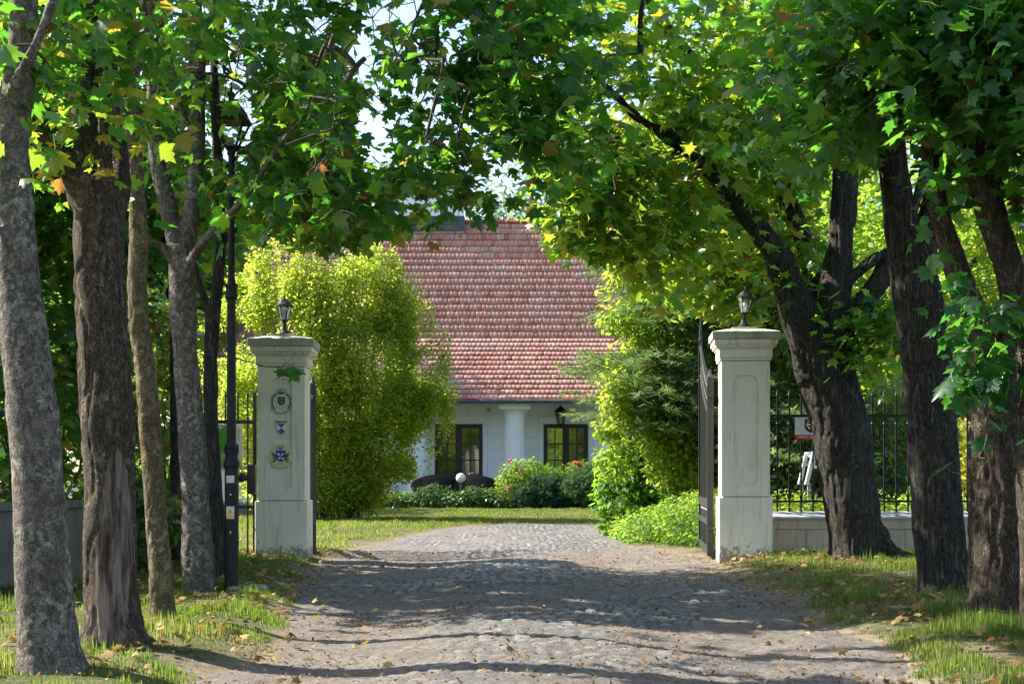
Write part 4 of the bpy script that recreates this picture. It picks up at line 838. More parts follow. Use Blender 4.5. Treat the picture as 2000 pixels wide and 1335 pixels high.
b = MB(); b.tube([(.022, -.017, .032), (-.012, -.017, .036), (-.014, -.017, .018), (.018, -.017, .008), (.012, -.017, -.012), (-.018, -.017, -.014)], .0035, 5, M_); b.build('emblem', M_SIGNGREY, cr)
k_ = (919 - 837) / 2800 * 15.71 + 1.02
e_, M_ = plaque('shield_plaque', 'small blue and white pointed shield between the two round plaques', 'plaque', .0, k_)
b = MB(); b.prism([(-.044, .056), (-.044, -.01), (0, -.068), (.044, -.01), (.044, .056)][::-1], -.012, 0, M_); b.build('enamel', M_ENAMEL, e_)
b = MB(); b.prism([(-.044, .056), (0, .008), (.044, .056)], -.0145, -.012, M_); b.prism([(0, .008), (-.042, -.026), (0, -.062), (.042, -.026)], -.0145, -.012, M_); b.build('blue_field', M_HBLUE, e_)
lettering('lettering', 'ZABYTEK', .026, M_INK, ML @ Vector((0, -.012, k_ + .074)), math.radians(2), e_, .001)
for rs_, xs_, zs_ in ((.005, 0, -.088), (.006, -.055, .088)): b = MB(); disc(b, rs_, -.012, 0, M_ @ Matrix.Translation((xs_, 0, zs_)), n=10); b.build('screw_head', M_INK, e_)
k_ = (919 - 890) / 2800 * 15.71 + 1.02
e_, M_ = plaque('round_plaque', 'bone coloured round plaque with bright blue crest, lowest on the pillar', 'plaque', -.004, k_)
b = MB(); disc(b, .132, -.026, .0, M_); b.build('disc', M_DISC2, e_)
b = MB(); b.prism(shield(.106, .124), -.031, -.026, M_); crown_shape(b, .05, .02, -.029, -.026, M_ @ Matrix.Translation((0, 0, .072))); cr = b.build('crest', M_BLUE, e_)
b = MB()
for sx in (-1, 1):
    for a in (-.9, -.3, .25, .75): b.tube([(sx * .05, -.029, -.02 + a * .03), (sx * (.08 + .01 * abs(a)), -.029, -.015 + a * .055), (sx * .086, -.029, a * .06)], [.008, .007, .003], 6, M_)
b.build('mantling', M_INK, e_)
b = MB()
for px_, pz_, rr in ((-.022, .018, .013), (.02, .02, .012), (-.012, -.024, .011), (.024, -.026, .012), (0.0, 0.0, .006)): disc(b, rr, -.034, -.031, M_ @ Matrix.Translation((px_, 0, pz_)), n=7)
b.build('charge', M_ENAMEL, cr)

# ================================================================== gate leaves
def gate_leaf(label, hx, hy, ang, ln, z_h, z_f, spike):
    gt = thing('gate_leaf', label, 'gate', 'black iron entrance gate'); M = RX(hx, hy, ang)   # local x along the leaf
    zb = .06
    top = lambda u: z_h + (z_f - z_h) * (u / ln) ** 1.7
    f = MB(); f.box(0, .085, -.036, .036, zb, z_h + .03, M); f.box(ln - .05, ln, -.025, .025, zb, z_f + .05, M)
    f.box(.075, ln - .05, -.02, .02, zb, zb + .10, M); f.box(.075, ln - .05, -.018, .018, .40, .47, M); f.box(.075, ln - .05, -.018, .018, .60, .70, M)
    f.tube([(u, 0, top(u) - .0) for u in np.linspace(.04, ln - .02, 14)], .02, 6, M); f.tube([(u, 0, top(u) - .36) for u in np.linspace(.04, ln - .02, 14)], .016, 6, M)
    f.build('frame', M_GATE, gt, bevel=.003)
    b = MB()
    for u in np.arange(.13, ln - .06, .062): b.box(u - .009, u + .009, -.009, .009, .70, top(u) - .36, M); b.box(u - .009, u + .009, -.009, .009, zb + .1, .40, M)
    b.build('bar_infill', M_GATE, gt)
    s_ = MB()
    for i_, u in enumerate(np.arange(.15, ln - .1, .125)):
        s_.tube([(u + .05 * math.cos(a), 0, .535 + .05 * math.sin(a)) for a in np.linspace(0, 2 * math.pi, 13)[:-1]], .008, 5, M, closed=True)
        zc = top(u) - .18
        for sg in (1, -1): s_.tube([(u + (.055 - .035 * q) * math.cos(sg * a_) , 0, zc + sg * .07 + (.055 - .035 * q) * math.sin(sg * a_)) for q, a_ in [(k / 12, k / 12 * 8.5) for k in range(13)]], .009, 5, M)
        s_.tube([(u + .06, 0, top(u) - .34), (u + .055, 0, top(u) + .03)], .008, 5, M); 
        s_.lathe([(.004, 0), (.017, .035), (.010, .06), (.001, .13)], (u + .055, 0, top(u) + .02), 6, M)
    s_.build('scrollwork', M_GATE, gt, True)
    t_ = MB(); t_.lathe([(.022, 0), (.03, .04), (.014, .07), (.024, .11), (.016, spike * .5), (.002, spike)], (ln - .03, 0, z_f + .04), 8, M); t_.build('finial', M_GATE, gt, True); t_ = MB(); t_.lathe([(.028, 0), (.036, .03), (.02, .06), (.008, .12)], (.037, 0, z_h + .03), 8, M); t_.build('finial', M_GATE, gt, True)
    MB().box(-.08, 0, -.02, .02, .36, .41, M).build('hinge', M_GATE, gt); MB().box(-.08, 0, -.02, .02, 1.85, 1.9, M).build('hinge', M_GATE, gt)
    return gt
gate_leaf('open iron gate leaf half hidden behind the pillar with plaques', -2.305, 16.62, math.atan2(1.93, -.50), 1.99, 1.98, 2.45, .30)
gate_leaf('open iron gate leaf seen nearly edge on beside the cream pillar', 2.235, 16.15, math.atan2(2.05, .16), 2.08, 2.02, 2.62, .34)

# ================================================================== wicket, notice, lock box
wk = thing('wicket_gate', 'narrow barred iron side gate between the lamp post and the pillar', 'gate'); zt_, yk = 1.62, 16.1
b = MB(); b.box(-3.36, -3.33, yk, yk + .03, .03, 1.9, None); b.box(-2.91, -2.87, yk, yk + .03, .03, 1.9); b.box(-3.34, -2.90, yk + .002, yk + .028, 1.55, 1.59); b.box(-3.34, -2.90, yk + .002, yk + .028, .60, .63); b.box(-3.34, -2.90, yk + .002, yk + .028, .05, .08); b.build('frame', M_IRON, wk)
for x in (-3.22, -3.08, -2.97):
    b = MB(); b.box(x - .008, x + .008, yk + .005, yk + .021, .08, 1.84); b.lathe([(.004, 0), (.018, .03), (.001, .1)], (x, yk + .013, 1.83), 6); b.build('bar', M_IRON, wk)
b = MB()
for x in (-3.27, -3.15, -3.02): b.tube([(x + .045 * math.cos(a), yk + .012, .085 + .06 * math.sin(a)) for a in np.linspace(0, math.pi, 9)], .006, 5)
b.build('scrollwork', M_IRON, wk)
lk = thing('lock_box', 'black intercom and lock box fixed at the side of the pillar', 'lock box')
MB().box(-2.93, -2.84, 15.86, 15.98, .76, 1.09).build('case', M_IRON, lk, bevel=.006); b = MB(); b.lathe([(.05, 0), (.058, .02), (.05, .06), (.02, .075)], (0, 0, 0), 14, Matrix.Translation((-2.985, 15.85, .95)) @ Matrix.Rotation(math.pi / 2, 4, 'X')); b.box(-2.99, -2.93, 15.84, 15.9, .91, .98); b.build('handle', M_IRON, lk, True)
nb = thing('notice_board', 'white notice board with green leaf picture on the side gate', 'notice board')
MB().box(-3.32, -3.02, 16.055, 16.075, 1.03, 1.545).build('board', M_SIGNGREY, nb, bevel=.003)
b = MB(); M_ = Matrix.Translation((-3.225, 16.05, 1.38))
for dx, dz, s_, a_ in ((-.05, .06, .06, .4), (.03, .09, .065, -.3), (.0, .0, .06, .1), (-.06, -.03, .055, .8), (.05, -.02, .05, -.7), (-.01, -.1, .06, 0)):
    b.prism([(dx + s_ * x * math.cos(a_) - s_ * z * math.sin(a_), dz + s_ * x * math.sin(a_) + s_ * z * math.cos(a_)) for x, z in ((0, -1), (.55, -.4), (.75, .2), (.4, .8), (0, 1), (-.4, .8), (-.75, .2), (-.55, -.4))], -.002 - abs(dx) * .02, .004, M_)
b.build('leaf_picture', M_SIGNGREEN, nb)
b = MB()
for k in range(7): b.box(-3.29, -3.29 + .16 + .05 * math.sin(k * 2.1), 16.052, 16.056, 1.21 - k * .024, 1.216 - k * .024)
for k in range(5): b.tube([(-3.058 + .012 * math.sin(k * 1.7 + q), 16.052, 1.49 - k * .028 - q * .008) for q in range(4)], .0035, 5)
b.build('small_print', M_SIGNGREEN, nb)

# ================================================================== street lamp
ld, lx, ly = 11.25, (452 - 1000) * 11.25 / 2800, 11.25
Z = lambda py: 1.02 + (919 - py) * ld / 2800
Rp = lambda r_: r_ * ld / 2800
lp = thing('street_lamp', 'tall black cast iron lamp post with an old style lantern', 'street lamp')
TL = Matrix.Translation((lx, ly, 0))
MB().lathe([(Rp(14), gz(lx, ly) - .1), (Rp(13.5), .25), (Rp(13), Z(925)), (Rp(13), Z(912))], seg=24, mat=TL).build('base', M_IRON, lp, True)
b = MB(); b.lathe([(Rp(14), Z(914)), (Rp(16), Z(908)), (Rp(16), Z(903)), (Rp(12.5), Z(894)), (Rp(12), Z(888)), (Rp(13.5), Z(884)), (Rp(12), Z(880)), (Rp(10.5), Z(876)), (Rp(12.5), Z(874)), (Rp(12), Z(866))], seg=24, mat=TL)
for q in range(8):
    a = q * math.pi / 4; b.tube([(Rp(13.2) * math.cos(a), Rp(13.2) * math.sin(a), Z(884)), (Rp(12.2) * math.cos(a), Rp(12.2) * math.sin(a), Z(868))], Rp(1.6), 6, TL)
b.build('fluted_collar', M_IRON, lp, True)
b = MB(); b.lathe([(Rp(9.2), Z(875)), (Rp(8.3), Z(580))], seg=20, mat=TL); b.lathe([(Rp(6.8), Z(560)), (Rp(6.2), Z(300))], seg=20, mat=TL); b.build('pole', M_IRON, lp, True)
MB().lathe([(Rp(8.5), Z(586)), (Rp(12.5), Z(581)), (Rp(12), Z(574)), (Rp(10.5), Z(568)), (Rp(12), Z(561)), (Rp(13.2), Z(557)), (Rp(8), Z(551)), (Rp(6.8), Z(546))], seg=24, mat=TL).build('collar', M_IRON, lp, True)
b = MB(); r0, r1, za, zb = Rp(15), Rp(35), Z(288), Z(238); cs4 = [(math.pi / 4 + k * math.pi / 2) for k in range(4)]
q0 = [(r0 * math.cos(a), r0 * math.sin(a), za) for a in cs4]; q1 = [(r1 * 1.2 * math.cos(a), r1 * 1.2 * math.sin(a), zb) for a in cs4]
for k in range(4): b.tube([q0[k], q1[k]], Rp(2.6), 6, TL); b.tube([q0[k], q0[(k + 1) % 4]], Rp(2.2), 6, TL); b.tube([q1[k], q1[(k + 1) % 4]], Rp(2.6), 6, TL)
b.lathe([(Rp(6), Z(306)), (Rp(9), Z(300)), (Rp(8), Z(294)), (Rp(4), Z(284))], seg=12, mat=TL)
for k in range(4): b.tube([(0, 0, Z(303)), q0[k]], Rp(2), 6, TL)
b.build('lantern_cage', M_IRON, lp)
b = MB(); e = Rp(38); ht = [(e, Z(238)), (e * 1.04, Z(234)), (e * .86, Z(228)), (e * .74, Z(216)), (e * .55, Z(206)), (Rp(11), Z(203)), (Rp(8), Z(200)), (Rp(7), Z(190)), (Rp(10.5), Z(187)), (Rp(10), Z(183)), (Rp(3), Z(178)), (Rp(2), Z(170)), (Rp(.4), Z(160))]
b.lathe([(r_ * (1.25 if r_ > Rp(15) else 1), z_) for r_, z_ in ht], seg=4, mat=TL @ Matrix.Rotation(math.pi / 4, 4, 'Z')); b.build('hood', M_IRON, lp, bevel=.004)
b = MB()
for k in range(4):
    j = (k + 1) % 4; b.raw([q0[k], q0[j], q1[j], q1[k]], [(0, 1, 2, 3)], TL)
gm = NT('thin_clear_glass'); a_ = gm.n('ShaderNodeBsdfTransparent'); a_.inputs[0].default_value = (.93, .95, .95, 1); c_ = gm.n('ShaderNodeBsdfGlossy', Roughness=0.05); x_ = gm.n('ShaderNodeMixShader'); x_.inputs[0].default_value = .07; gm.l(a_.outputs[0], x_.inputs[1]); gm.l(c_.outputs[0], x_.inputs[2])
b.build('glass', gm.done(x_.outputs[0]), lp)
def curved_patch(name, z0, z1, ang, mat, parent, rr):
    b = MB(); n = 8; vs = []; fs = []
    for k in range(n + 1):
        a = -math.pi / 2 - ang + 2 * ang * k / n
        vs += [(rr * math.cos(a), rr * math.sin(a), z0), (rr * math.cos(a), rr * math.sin(a), z1)]
    for k in range(n): fs.append((2 * k, 2 * k + 2, 2 * k + 3, 2 * k + 1))
    return b.raw(vs, fs, TL).build(name, mat, parent)
st1 = thing('sticker', 'silver number sticker near the top of the lamp base', 'sticker'); curved_patch('label_film', Z(942), Z(928), .62, M_LIGHTGREY, st1, Rp(13.45))
st2 = thing('warning_sticker', 'white sticker with yellow warning triangle and bar on the lamp base', 'sticker'); curved_patch('label_film', Z(1012), Z(988), .6, M_SIGNWHITE, st2, Rp(13.75))
b = MB(); rr = Rp(14.2)
def on(x, z): return (rr * math.sin(x / rr), -rr * math.cos(x / rr), z)
b.raw([on(-.026, Z(1003)), on(.026, Z(1003)), on(0, Z(990.5)), on(-.013, Z(997)), on(.013, Z(997)), on(0, Z(1003))], [(0, 5, 3), (5, 4, 3), (5, 1, 4), (3, 4, 2)], TL)
b.raw([on(-.026, Z(1010)), on(0, Z(1010)), on(.026, Z(1010)), on(.026, Z(1005)), on(0, Z(1005)), on(-.026, Z(1005))], [(0, 1, 4, 5), (1, 2, 3, 4)], TL); b.build('warning_triangle', M_SIGNYEL, st2)
rr = Rp(14.45); b = MB(); b.raw([on(.004, Z(993.5)), on(-.007, Z(998.5)), on(.001, Z(998.2)), on(-.004, Z(1002)), on(.007, Z(997.2)), on(.0, Z(997.4))], [(0, 1, 2, 5), (2, 3, 4, 5)], TL); b.build('bolt_symbol', M_SIGNBLACK, st2)
for py in (965, 1038): MB().lathe([(.008, 0), (.008, .004), (.003, .008)], (0, 0, 0), 8, TL @ Matrix.Translation((.004, -Rp(13.6), Z(py))) @ Matrix.Rotation(math.pi / 2, 4, 'X')).build('bolt_head', M_LIGHTGREY, lp)
tag(MB().lathe([(.17, 0), (.17, .05), (.15, .07)], (lx + .12, ly + .02, gz(lx, ly) - .04), 14).build('concrete_pad', M_STONEGREY, None), 'low concrete footing at the foot of the lamp post', 'footing')

# ================================================================== low wall, fence, signs on the right
wy = 16.95
wl = thing('boundary_wall', 'low plastered wall with sunken panels and grey coping under the iron fence', 'wall')
b = MB(); b.box(2.95, 9.5, wy, wy + .3, -.2, .45); b.build('wall_body', M_WALLPL, wl, bevel=.008)
b = MB()
for x0 in (2.95, 5.15, 7.35): b.box(x0 + .0, x0 + .16, wy - .022, wy + .002, -.2, .45); b.box(x0 + .16, x0 + 2.04, wy - .022, wy + .002, .335, .45); b.box(x0 + 2.04, x0 + 2.2, wy - .022, wy + .002, -.2, .45); b.box(x0 + .16, x0 + 2.04, wy - .022, wy + .002, -.2, .06)
b.build('panel_moulding', M_WALLPL, wl, bevel=.004)
b = MB(); b.raw([(2.95, wy - .06, .45), (9.5, wy - .06, .45), (9.5, wy + .36, .45), (2.95, wy + .36, .45), (2.95, wy - .06, .48), (9.5, wy - .06, .48), (9.5, wy + .36, .48), (2.95, wy + .36, .48), (2.95, wy + .15, .54), (9.5, wy + .15, .54)], [(0, 3, 2, 1), (0, 1, 5, 4), (2, 3, 7, 6), (4, 5, 9, 8), (6, 7, 8, 9), (0, 4, 8, 7, 3), (1, 2, 6, 9, 5)]); b.build('coping', M_COPING, wl, bevel=.006)
fn = thing('iron_fence', 'black iron spear fence on the low wall behind the dark trees', 'fence'); fy = wy + .13
b = MB(); b.box(2.95, 9.5, fy - .012, fy + .012, 1.66, 1.69); b.box(2.95, 9.5, fy - .012, fy + .012, .645, .67)
for k in range(46):
    x = 3.02 + k * .1415; b.tube([(x + .07 + .062 * math.cos(a), fy, .675 + .11 * math.sin(a)) for a in np.linspace(0, math.pi, 9)], .006, 5)
b.build('rail', M_IRON, fn)
for k in range(46):
    x = 3.02 + k * .1415; b = MB(); b.box(x - .009, x + .009, fy - .009, fy + .009, .53, 1.90); b.lathe([(.006, 0), (.02, .03), (.001, .10)], (x, fy, 1.89), 6); b.lathe([(.012, -.02), (.02, 0), (.012, .02)], (x, fy, 1.58), 6); b.build('bar', M_IRON, fn)
sg = thing('security_sign', 'white sign with black shield and red strip tied to the fence', 'sign'); sy = fy - .03; sx0, sx1 = 3.365, 3.80; zc0, zc1 = 1.395, 1.655
MB().box(sx0, sx1, sy, sy + .006, zc0 + .055, zc1).build('panel', M_SIGNWHITE, sg); MB().box(sx0, sx1, sy - .001, sy + .006, zc0, zc0 + .055).build('red_strip', M_SIGNRED, sg)
Ms = Matrix.Translation((3.5825, sy, 1.555)); b = MB(); b.prism(shield(.20, .165), -.004, 0, Ms); sh_ = b.build('shield', M_SIGNBLACK, sg)
lettering('lettering', 'SOLID', .055, M_SIGNORANGE, Vector((3.5825, sy - .006, 1.605)), 0, sg, .002); lettering('lettering', 'OBIEKT CHRONIONY', .036, M_SIGNWHITE, Vector((3.5825, sy - .003, 1.422)), 0, sg, .0006)
b = MB()
for s2_ in (-1, 1):
    b.tube([(s2_ * .085, -.006, .018), (s2_ * .04, -.006, .014), (0, -.006, .004)], [.006, .008, .004], 6, Ms); b.tube([(s2_ * .075, -.006, -.004), (s2_ * .05, -.006, -.022), (s2_ * .04, -.006, -.042)], [.006, .009, .003], 6, Ms)
    b.tube([(s2_ * .004, -.006, -.062), (s2_ * .012, -.006, -.03), (s2_ * .03, -.006, -.012)], [.003, .006, .003], 6, Ms)
b.build('bird_mark', M_ENAMEL, sg)
dm = thing('diamond_sign', 'brown diamond sign with pale border half hidden by the cream pillar', 'sign'); Md = Matrix.Translation((2.99, fy - .03, 1.44))
MB().prism([(0, -.15), (.15, 0), (0, .15), (-.15, 0)], 0, .006, Md).build('panel', M_SIGNBROWN, dm)
b = MB(); frame_ring(b, [(0, -.13), (.13, 0), (0, .13), (-.13, 0)], [(0, -.115), (.115, 0), (0, .115), (-.115, 0)], -.002, 0.001, Md); b.build('border', M_ENAMEL, dm)
ws = thing('slanted_stand', 'white framed slanted stand behind the fence, half covered by the leaning trunk', 'stand'); Mw = Matrix.Translation((4.0, 19.0, 0))
b = MB(); b.prism([(-.02, 1.27), (-.07, 1.27), (-.17, .84), (-.12, .84)], -.25, -.20, Mw); b.prism([(-.02, 1.27), (-.07, 1.27), (-.17, .84), (-.12, .84)], .20, .25, Mw); b.box(-.07, .34, -.25, -.19, 1.24, 1.28, Mw); b.box(-.06, .34, -.25, -.20, 1.05, 1.09, Mw); b.box(-.05, .34, .19, .25, 1.22, 1.27, Mw); b.build('frame', M_WHITEPLASTIC, ws, bevel=.008)
MB().box(-.04, .33, -.215, -.195, 1.09, 1.24, Mw).build('back_board', M_GREYPLASTIC, ws)
MB().box(-.03, .33, -.19, .19, 1.20, 1.23, Mw).build('panel', M_GREYPLASTIC, ws)
for lx0, lx1, ly0, ly1, lz in ((-.13, -.09, -.24, -.2, .86), (.30, .34, -.24, -.2, 1.1), (.30, .34, .2, .24, 1.24), (-.13, -.09, .2, .24, .86)): MB().box(lx0, lx1, ly0, ly1, -.05, lz, Mw).build('leg', M_GREYPLASTIC, ws)
# plaster wall behind the left trees
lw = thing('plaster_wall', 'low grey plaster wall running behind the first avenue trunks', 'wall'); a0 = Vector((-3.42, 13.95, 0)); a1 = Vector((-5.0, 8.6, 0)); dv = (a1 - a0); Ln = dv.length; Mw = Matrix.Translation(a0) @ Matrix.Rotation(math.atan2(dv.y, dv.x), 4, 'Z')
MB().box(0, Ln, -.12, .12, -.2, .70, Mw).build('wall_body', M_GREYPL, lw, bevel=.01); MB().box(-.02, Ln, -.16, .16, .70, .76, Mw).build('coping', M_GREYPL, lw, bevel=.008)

# ================================================================== house
hs_ = thing('manor_house', 'white house with a big red tiled roof and columned porch beyond the gate', 'house')
HX0, HX1, EY, EZ = -9.5, 8.5, 42.0, 3.10; gau = .335; NL, NU = 13, 18; aL, aU = math.radians(29.5), math.radians(47)
KY, KZ = EY + NL * gau * math.cos(aL), EZ + NL * gau * math.sin(aL); TY, TZ = KY + NU * gau * math.cos(aU), KZ + NU * gau * math.sin(aU)
b = MB(); b.prism([(0, 0)] * 0 or [(EY, EZ - .03), (KY, KZ - .03), (TY, TZ - .03), (2 * TY - KY, KZ - .03), (2 * TY - EY, EZ - .03)], HX0, HX1, Matrix(((0, 1, 0, 0), (1, 0, 0, 0), (0, 0, 1, 0), (0, 0, 0, 1))))
# tiles
r = np.random.default_rng(91); tw = .132; TV, TT, TA = [], [], []; nb_ = 0
rel = np.array([-.5, -.27, 0, .27, .5]) * tw * .97; crv = np.array([0, .008, .011, .008, 0])
for row in range(NL + NU):
    lo = row < NL; a = aL if lo else aU; s0 = (row if lo else row - NL) * gau; y0, z0 = (EY, EZ) if lo else (KY, KZ)
    wob = .010 * (fbm(np.arange(160) * .35, row * 3.3, seed=92, o=2) - .5) * 2
    for c_ in range(int((HX1 - HX0) / tw)):
        xc = HX0 + (c_ + .5 + (0.5 if row % 2 else 0)) * tw
        j = r.normal(0, .005); s_t = s0 - .02 + wob[c_] + r.normal(0, .004); s_h = s_t + gau + .05; lift = .050 + abs(r.normal(0, .007)); 
        if r.random() < .008: s_t -= .05; s_h -= .05
        ca, sa = math.cos(a), math.sin(a); vs = []
        for s__, l_ in ((s_t, lift), (s_h, .006)):
            yy = y0 + s__ * ca; zz = z0 + s__ * sa
            for q in range(5): l2 = l_ + crv[q]; vs.append((xc + rel[q] + j, yy - l2 * sa, zz + l2 * ca))
        for q in range(5): l2 = lift + crv[q] - .030; vs.append((xc + rel[q] + j, y0 + s_t * ca - l2 * sa, z0 + s_t * sa + l2 * ca))
        for q in range(4): TT += [(nb_ + q, nb_ + q + 1, nb_ + 6 + q, nb_ + 5 + q), (nb_ + 10 + q, nb_ + 11 + q, nb_ + q + 1, nb_ + q)]
        TV += vs; ti = np.clip(r.normal(.5, .13) + .5 * (fbm(np.array([xc * .8]), np.array([row * .35]), seed=95, o=3)[0] - .5), 0, 1); TA += [ti] * 15; nb_ += 15
roof = add('roof', np_mesh('roof', np.array(TV), np.array(TT), {'tint': np.array(TA)}, smooth=False), M_TILE, hs_)
b.build('roof_deck', M_CHIMDARK, roof)
b = MB()
for k in range(int((HX1 - HX0) / .36)):
    x = HX0 + k * .36; pr = []
    for e0, rr in ((0, .135), (.38, .115)):
        pr.append([(x + e0, TY + rr * 1.15 * math.cos(t_), TZ - .03 + rr * 1.0 * math.sin(t_)) for t_ in np.linspace(0, math.pi, 8)])
    b.raw(pr[0] + pr[1], [(i, i + 1, 9 + i, 8 + i) for i in range(7)] + [tuple(range(8))])
b.build('ridge_tile', M_RIDGE, roof, True)
cx0, cx1 = (772 - 1000) * TY / 2800, (908 - 1000) * TY / 2800
b = MB(); b.box(cx0, cx1, TY - .42, TY + .5, TZ - .6, TZ + .16); b.build('chimney_base', M_CHIMDARK, roof, bevel=.01)
b = MB(); b.box(cx0 + .04, cx1 - .04, TY - .38, TY + .46, TZ + .16, TZ + 1.2); b.box(cx0 - .02, cx1 + .02, TY - .44, TY + .52, TZ + 1.2, TZ + 1.3); b.build('chimney', M_WHITEWALL, roof, bevel=.01)
MB().tube([(HX0, EY - .06, EZ - .045), (HX1, EY - .06, EZ - .045)], .062, 10).build('gutter', M_CHIMDARK, hs_)
b = MB()
for x0, x1 in ((-2.9, -2.35), (-2.0, -1.6), (-1.35, -.95), (1.5, 2.0), (-4.5, -3.6)): b.tube([(x, EY - .11, EZ + .012 + .02 * math.sin(x * 9)) for x in np.linspace(x0, x1, 8)], .016, 6)
b.build('light_hose', M_REDTUBE, hs_)
wyy = 43.6
def px_x(px, d): return (px - 1000) * d / 2800
def px_z(py, d): return 1.02 + (919 - py) * d / 2800
b = MB(); b.box(HX0 + .4, HX1 - .4, wyy, 2 * TY - wyy, -.2, EZ + .55); b.build('wall', M_WHITEWALL, hs_)
MB().box(HX0 + .2, HX1 - .2, EY + .1, wyy - .003, EZ - .06, EZ - .01).build('soffit', M_WHITEWALL, hs_)
doors = [(px_x(850, wyy), px_x(942, wyy)), (px_x(1062, wyy), px_x(1148, wyy)), (px_x(640, wyy), px_x(730, wyy)), (px_x(1270, wyy), px_x(1360, wyy))]; dz1 = px_z(828, wyy); dz0 = .12
b = MB(); bounds = sorted([(d0 - .17, d1 + .17) for d0, d1 in doors]); segs = []; xx = HX0 + .4
for d0, d1 in bounds: segs.append((xx, d0)); xx = d1
segs.append((xx, HX1 - .4))
for x0, x1 in segs:
    for k in range(8):
        z0 = .0 + k * .338; b.box(x0 + .006, x1 - .006, wyy - .025, wyy + .002, z0 + .008, z0 + .33)
b.box(HX0 + .4, HX1 - .4, wyy - .02, wyy + .002, 2.72, EZ - .07); b.build('rusticated_facing', M_WHITEWALL, hs_, bevel=.008)
for d0, d1 in doors:
    dr = MB(); dr.box(d0 - .15, d0 - .02, wyy - .05, wyy + .002, .0, dz1 + .02); dr.box(d1 + .02, d1 + .15, wyy - .05, wyy + .002, .0, dz1 + .02); dr.box(d0 - .15, d1 + .15, wyy - .05, wyy + .002, dz1 + .02, dz1 + .24); dr.box(d0 - .19, d0 - .155, wyy - .035, wyy + .002, 0, dz1 + .26); dr.box(d1 + .155, d1 + .19, wyy - .035, wyy + .002, 0, dz1 + .26)
    fr = dr.build('door_surround', M_WHITEWALL, hs_, bevel=.006)
    f = MB(); mid = (d0 + d1) / 2; y0, y1 = wyy - .045, wyy - .004; w_ = .105
    f.box(d0, d0 + w_, y0, y1, dz0, dz1); f.box(d1 - w_, d1, y0, y1, dz0, dz1); f.box(mid - .10, mid + .10, y0 - .01, y1, dz0, dz1); f.box(d0 + w_, mid - .10, y0, y1, dz1 - .12, dz1); f.box(mid + .10, d1 - w_, y0, y1, dz1 - .12, dz1); f.box(d0 + w_, mid - .1, y0, y1, dz0, dz0 + .3); f.box(mid + .1, d1 - w_, y0, y1, dz0, dz0 + .3)
    for a_, c_ in ((d0 + w_, mid - .10), (mid + .10, d1 - w_)):
        m_ = (a_ + c_) / 2; f.box(m_ - .016, m_ + .016, y0 + .005, y1, dz0 + .3, dz1 - .12)
        for z_ in (dz1 - .12 - .48, dz1 - .12 - .97, dz1 - .12 - 1.45): f.box(a_, m_ - .016, y0 + .005, y1, z_ - .016, z_ + .016); f.box(m_ + .016, c_, y0 + .005, y1, z_ - .016, z_ + .016)
    dd = f.build('door', M_WOOD, hs_, bevel=.004)
    for k_i, (a_, c_) in enumerate(((d0 + w_, mid - .10), (mid + .10, d1 - w_))):
        tl = 0; q = MB(); q.raw([(a_, wyy - .012 - tl, dz0 + .3), (c_, wyy - .012 + tl, dz0 + .3), (c_, wyy - .012 + tl, dz1 - .12), (a_, wyy - .012 - tl, dz1 - .12)], [(0, 1, 2, 3)]); q.build('pane', M_PANE, dd)
for px in (815, 1005, 1190, 630, 1375):
    x = px_x(px, 42.6); r0 = .32
    b = MB(); b.lathe([(r0 + .10, -.1), (r0 + .10, .10), (r0 + .06, .16), (r0 + .015, .22), (r0, .3), (r0, 1.2), (r0 * .9, 2.55), (r0 * .93, 2.6), (r0 * .9, 2.64), (r0 + .0, 2.74), (r0 + .06, 2.80), (r0 + .10, 2.84)], (x, 42.6, 0), 28); b.box(x - r0 - .13, x + r0 + .13, 42.6 - r0 - .13, 42.6 + r0 + .13, 2.84, EZ - .065); b.build('column', M_WHITEWALL, hs_, True)
MB().box(HX0 + .2, HX1 - .2, 41.9, wyy - .03, -.15, .1).build('porch_floor', M_STONEGREY, hs_, bevel=.01)
b = MB(); b.lathe([(.05, 0), (.06, .03), (.055, .1), (.02, .13)], (px_x(953, wyy), wyy - .08, px_z(805, wyy)), 10); b.box(px_x(953, wyy) - .03, px_x(953, wyy) + .03, wyy - .06, wyy, px_z(803, wyy), px_z(798, wyy)); tag(b.build('security_sensor', M_LIGHTGREY, None, True), 'small grey sensor high on the white porch wall between door and column', 'sensor')
hl = thing('porch_lantern', 'dark lantern hanging under the eave before the second porch door', 'lantern'); Mh = Matrix.Translation((px_x(1095, 43.2), 43.2, px_z(828, 43.2)))
b = MB(); b.lathe([(.19, .36), (.2, .38), (.1, .48), (.03, .55)], seg=6, mat=Mh); b.build('hood', M_IRON, hl); b = MB(); g2 = MB()
for q in range(6):
    a, c = q * math.pi / 3, (q + 1) * math.pi / 3; pts = [(.09 * math.cos(a), .09 * math.sin(a), 0), (.09 * math.cos(c), .09 * math.sin(c), 0), (.17 * math.cos(c), .17 * math.sin(c), .36), (.17 * math.cos(a), .17 * math.sin(a), .36)]
    g2.raw(pts, [(0, 1, 2, 3)], Mh); b.tube([pts[0], pts[3]], .014, 5, Mh); b.tube([pts[0], pts[1]], .014, 5, Mh)
b.tube([(0, 0, .54), (0, 0, EZ - .06 - Mh.translation.z)], .012, 5, Mh); b.build('cage', M_IRON, hl); g2.build('glass', M_LGLASS, hl)

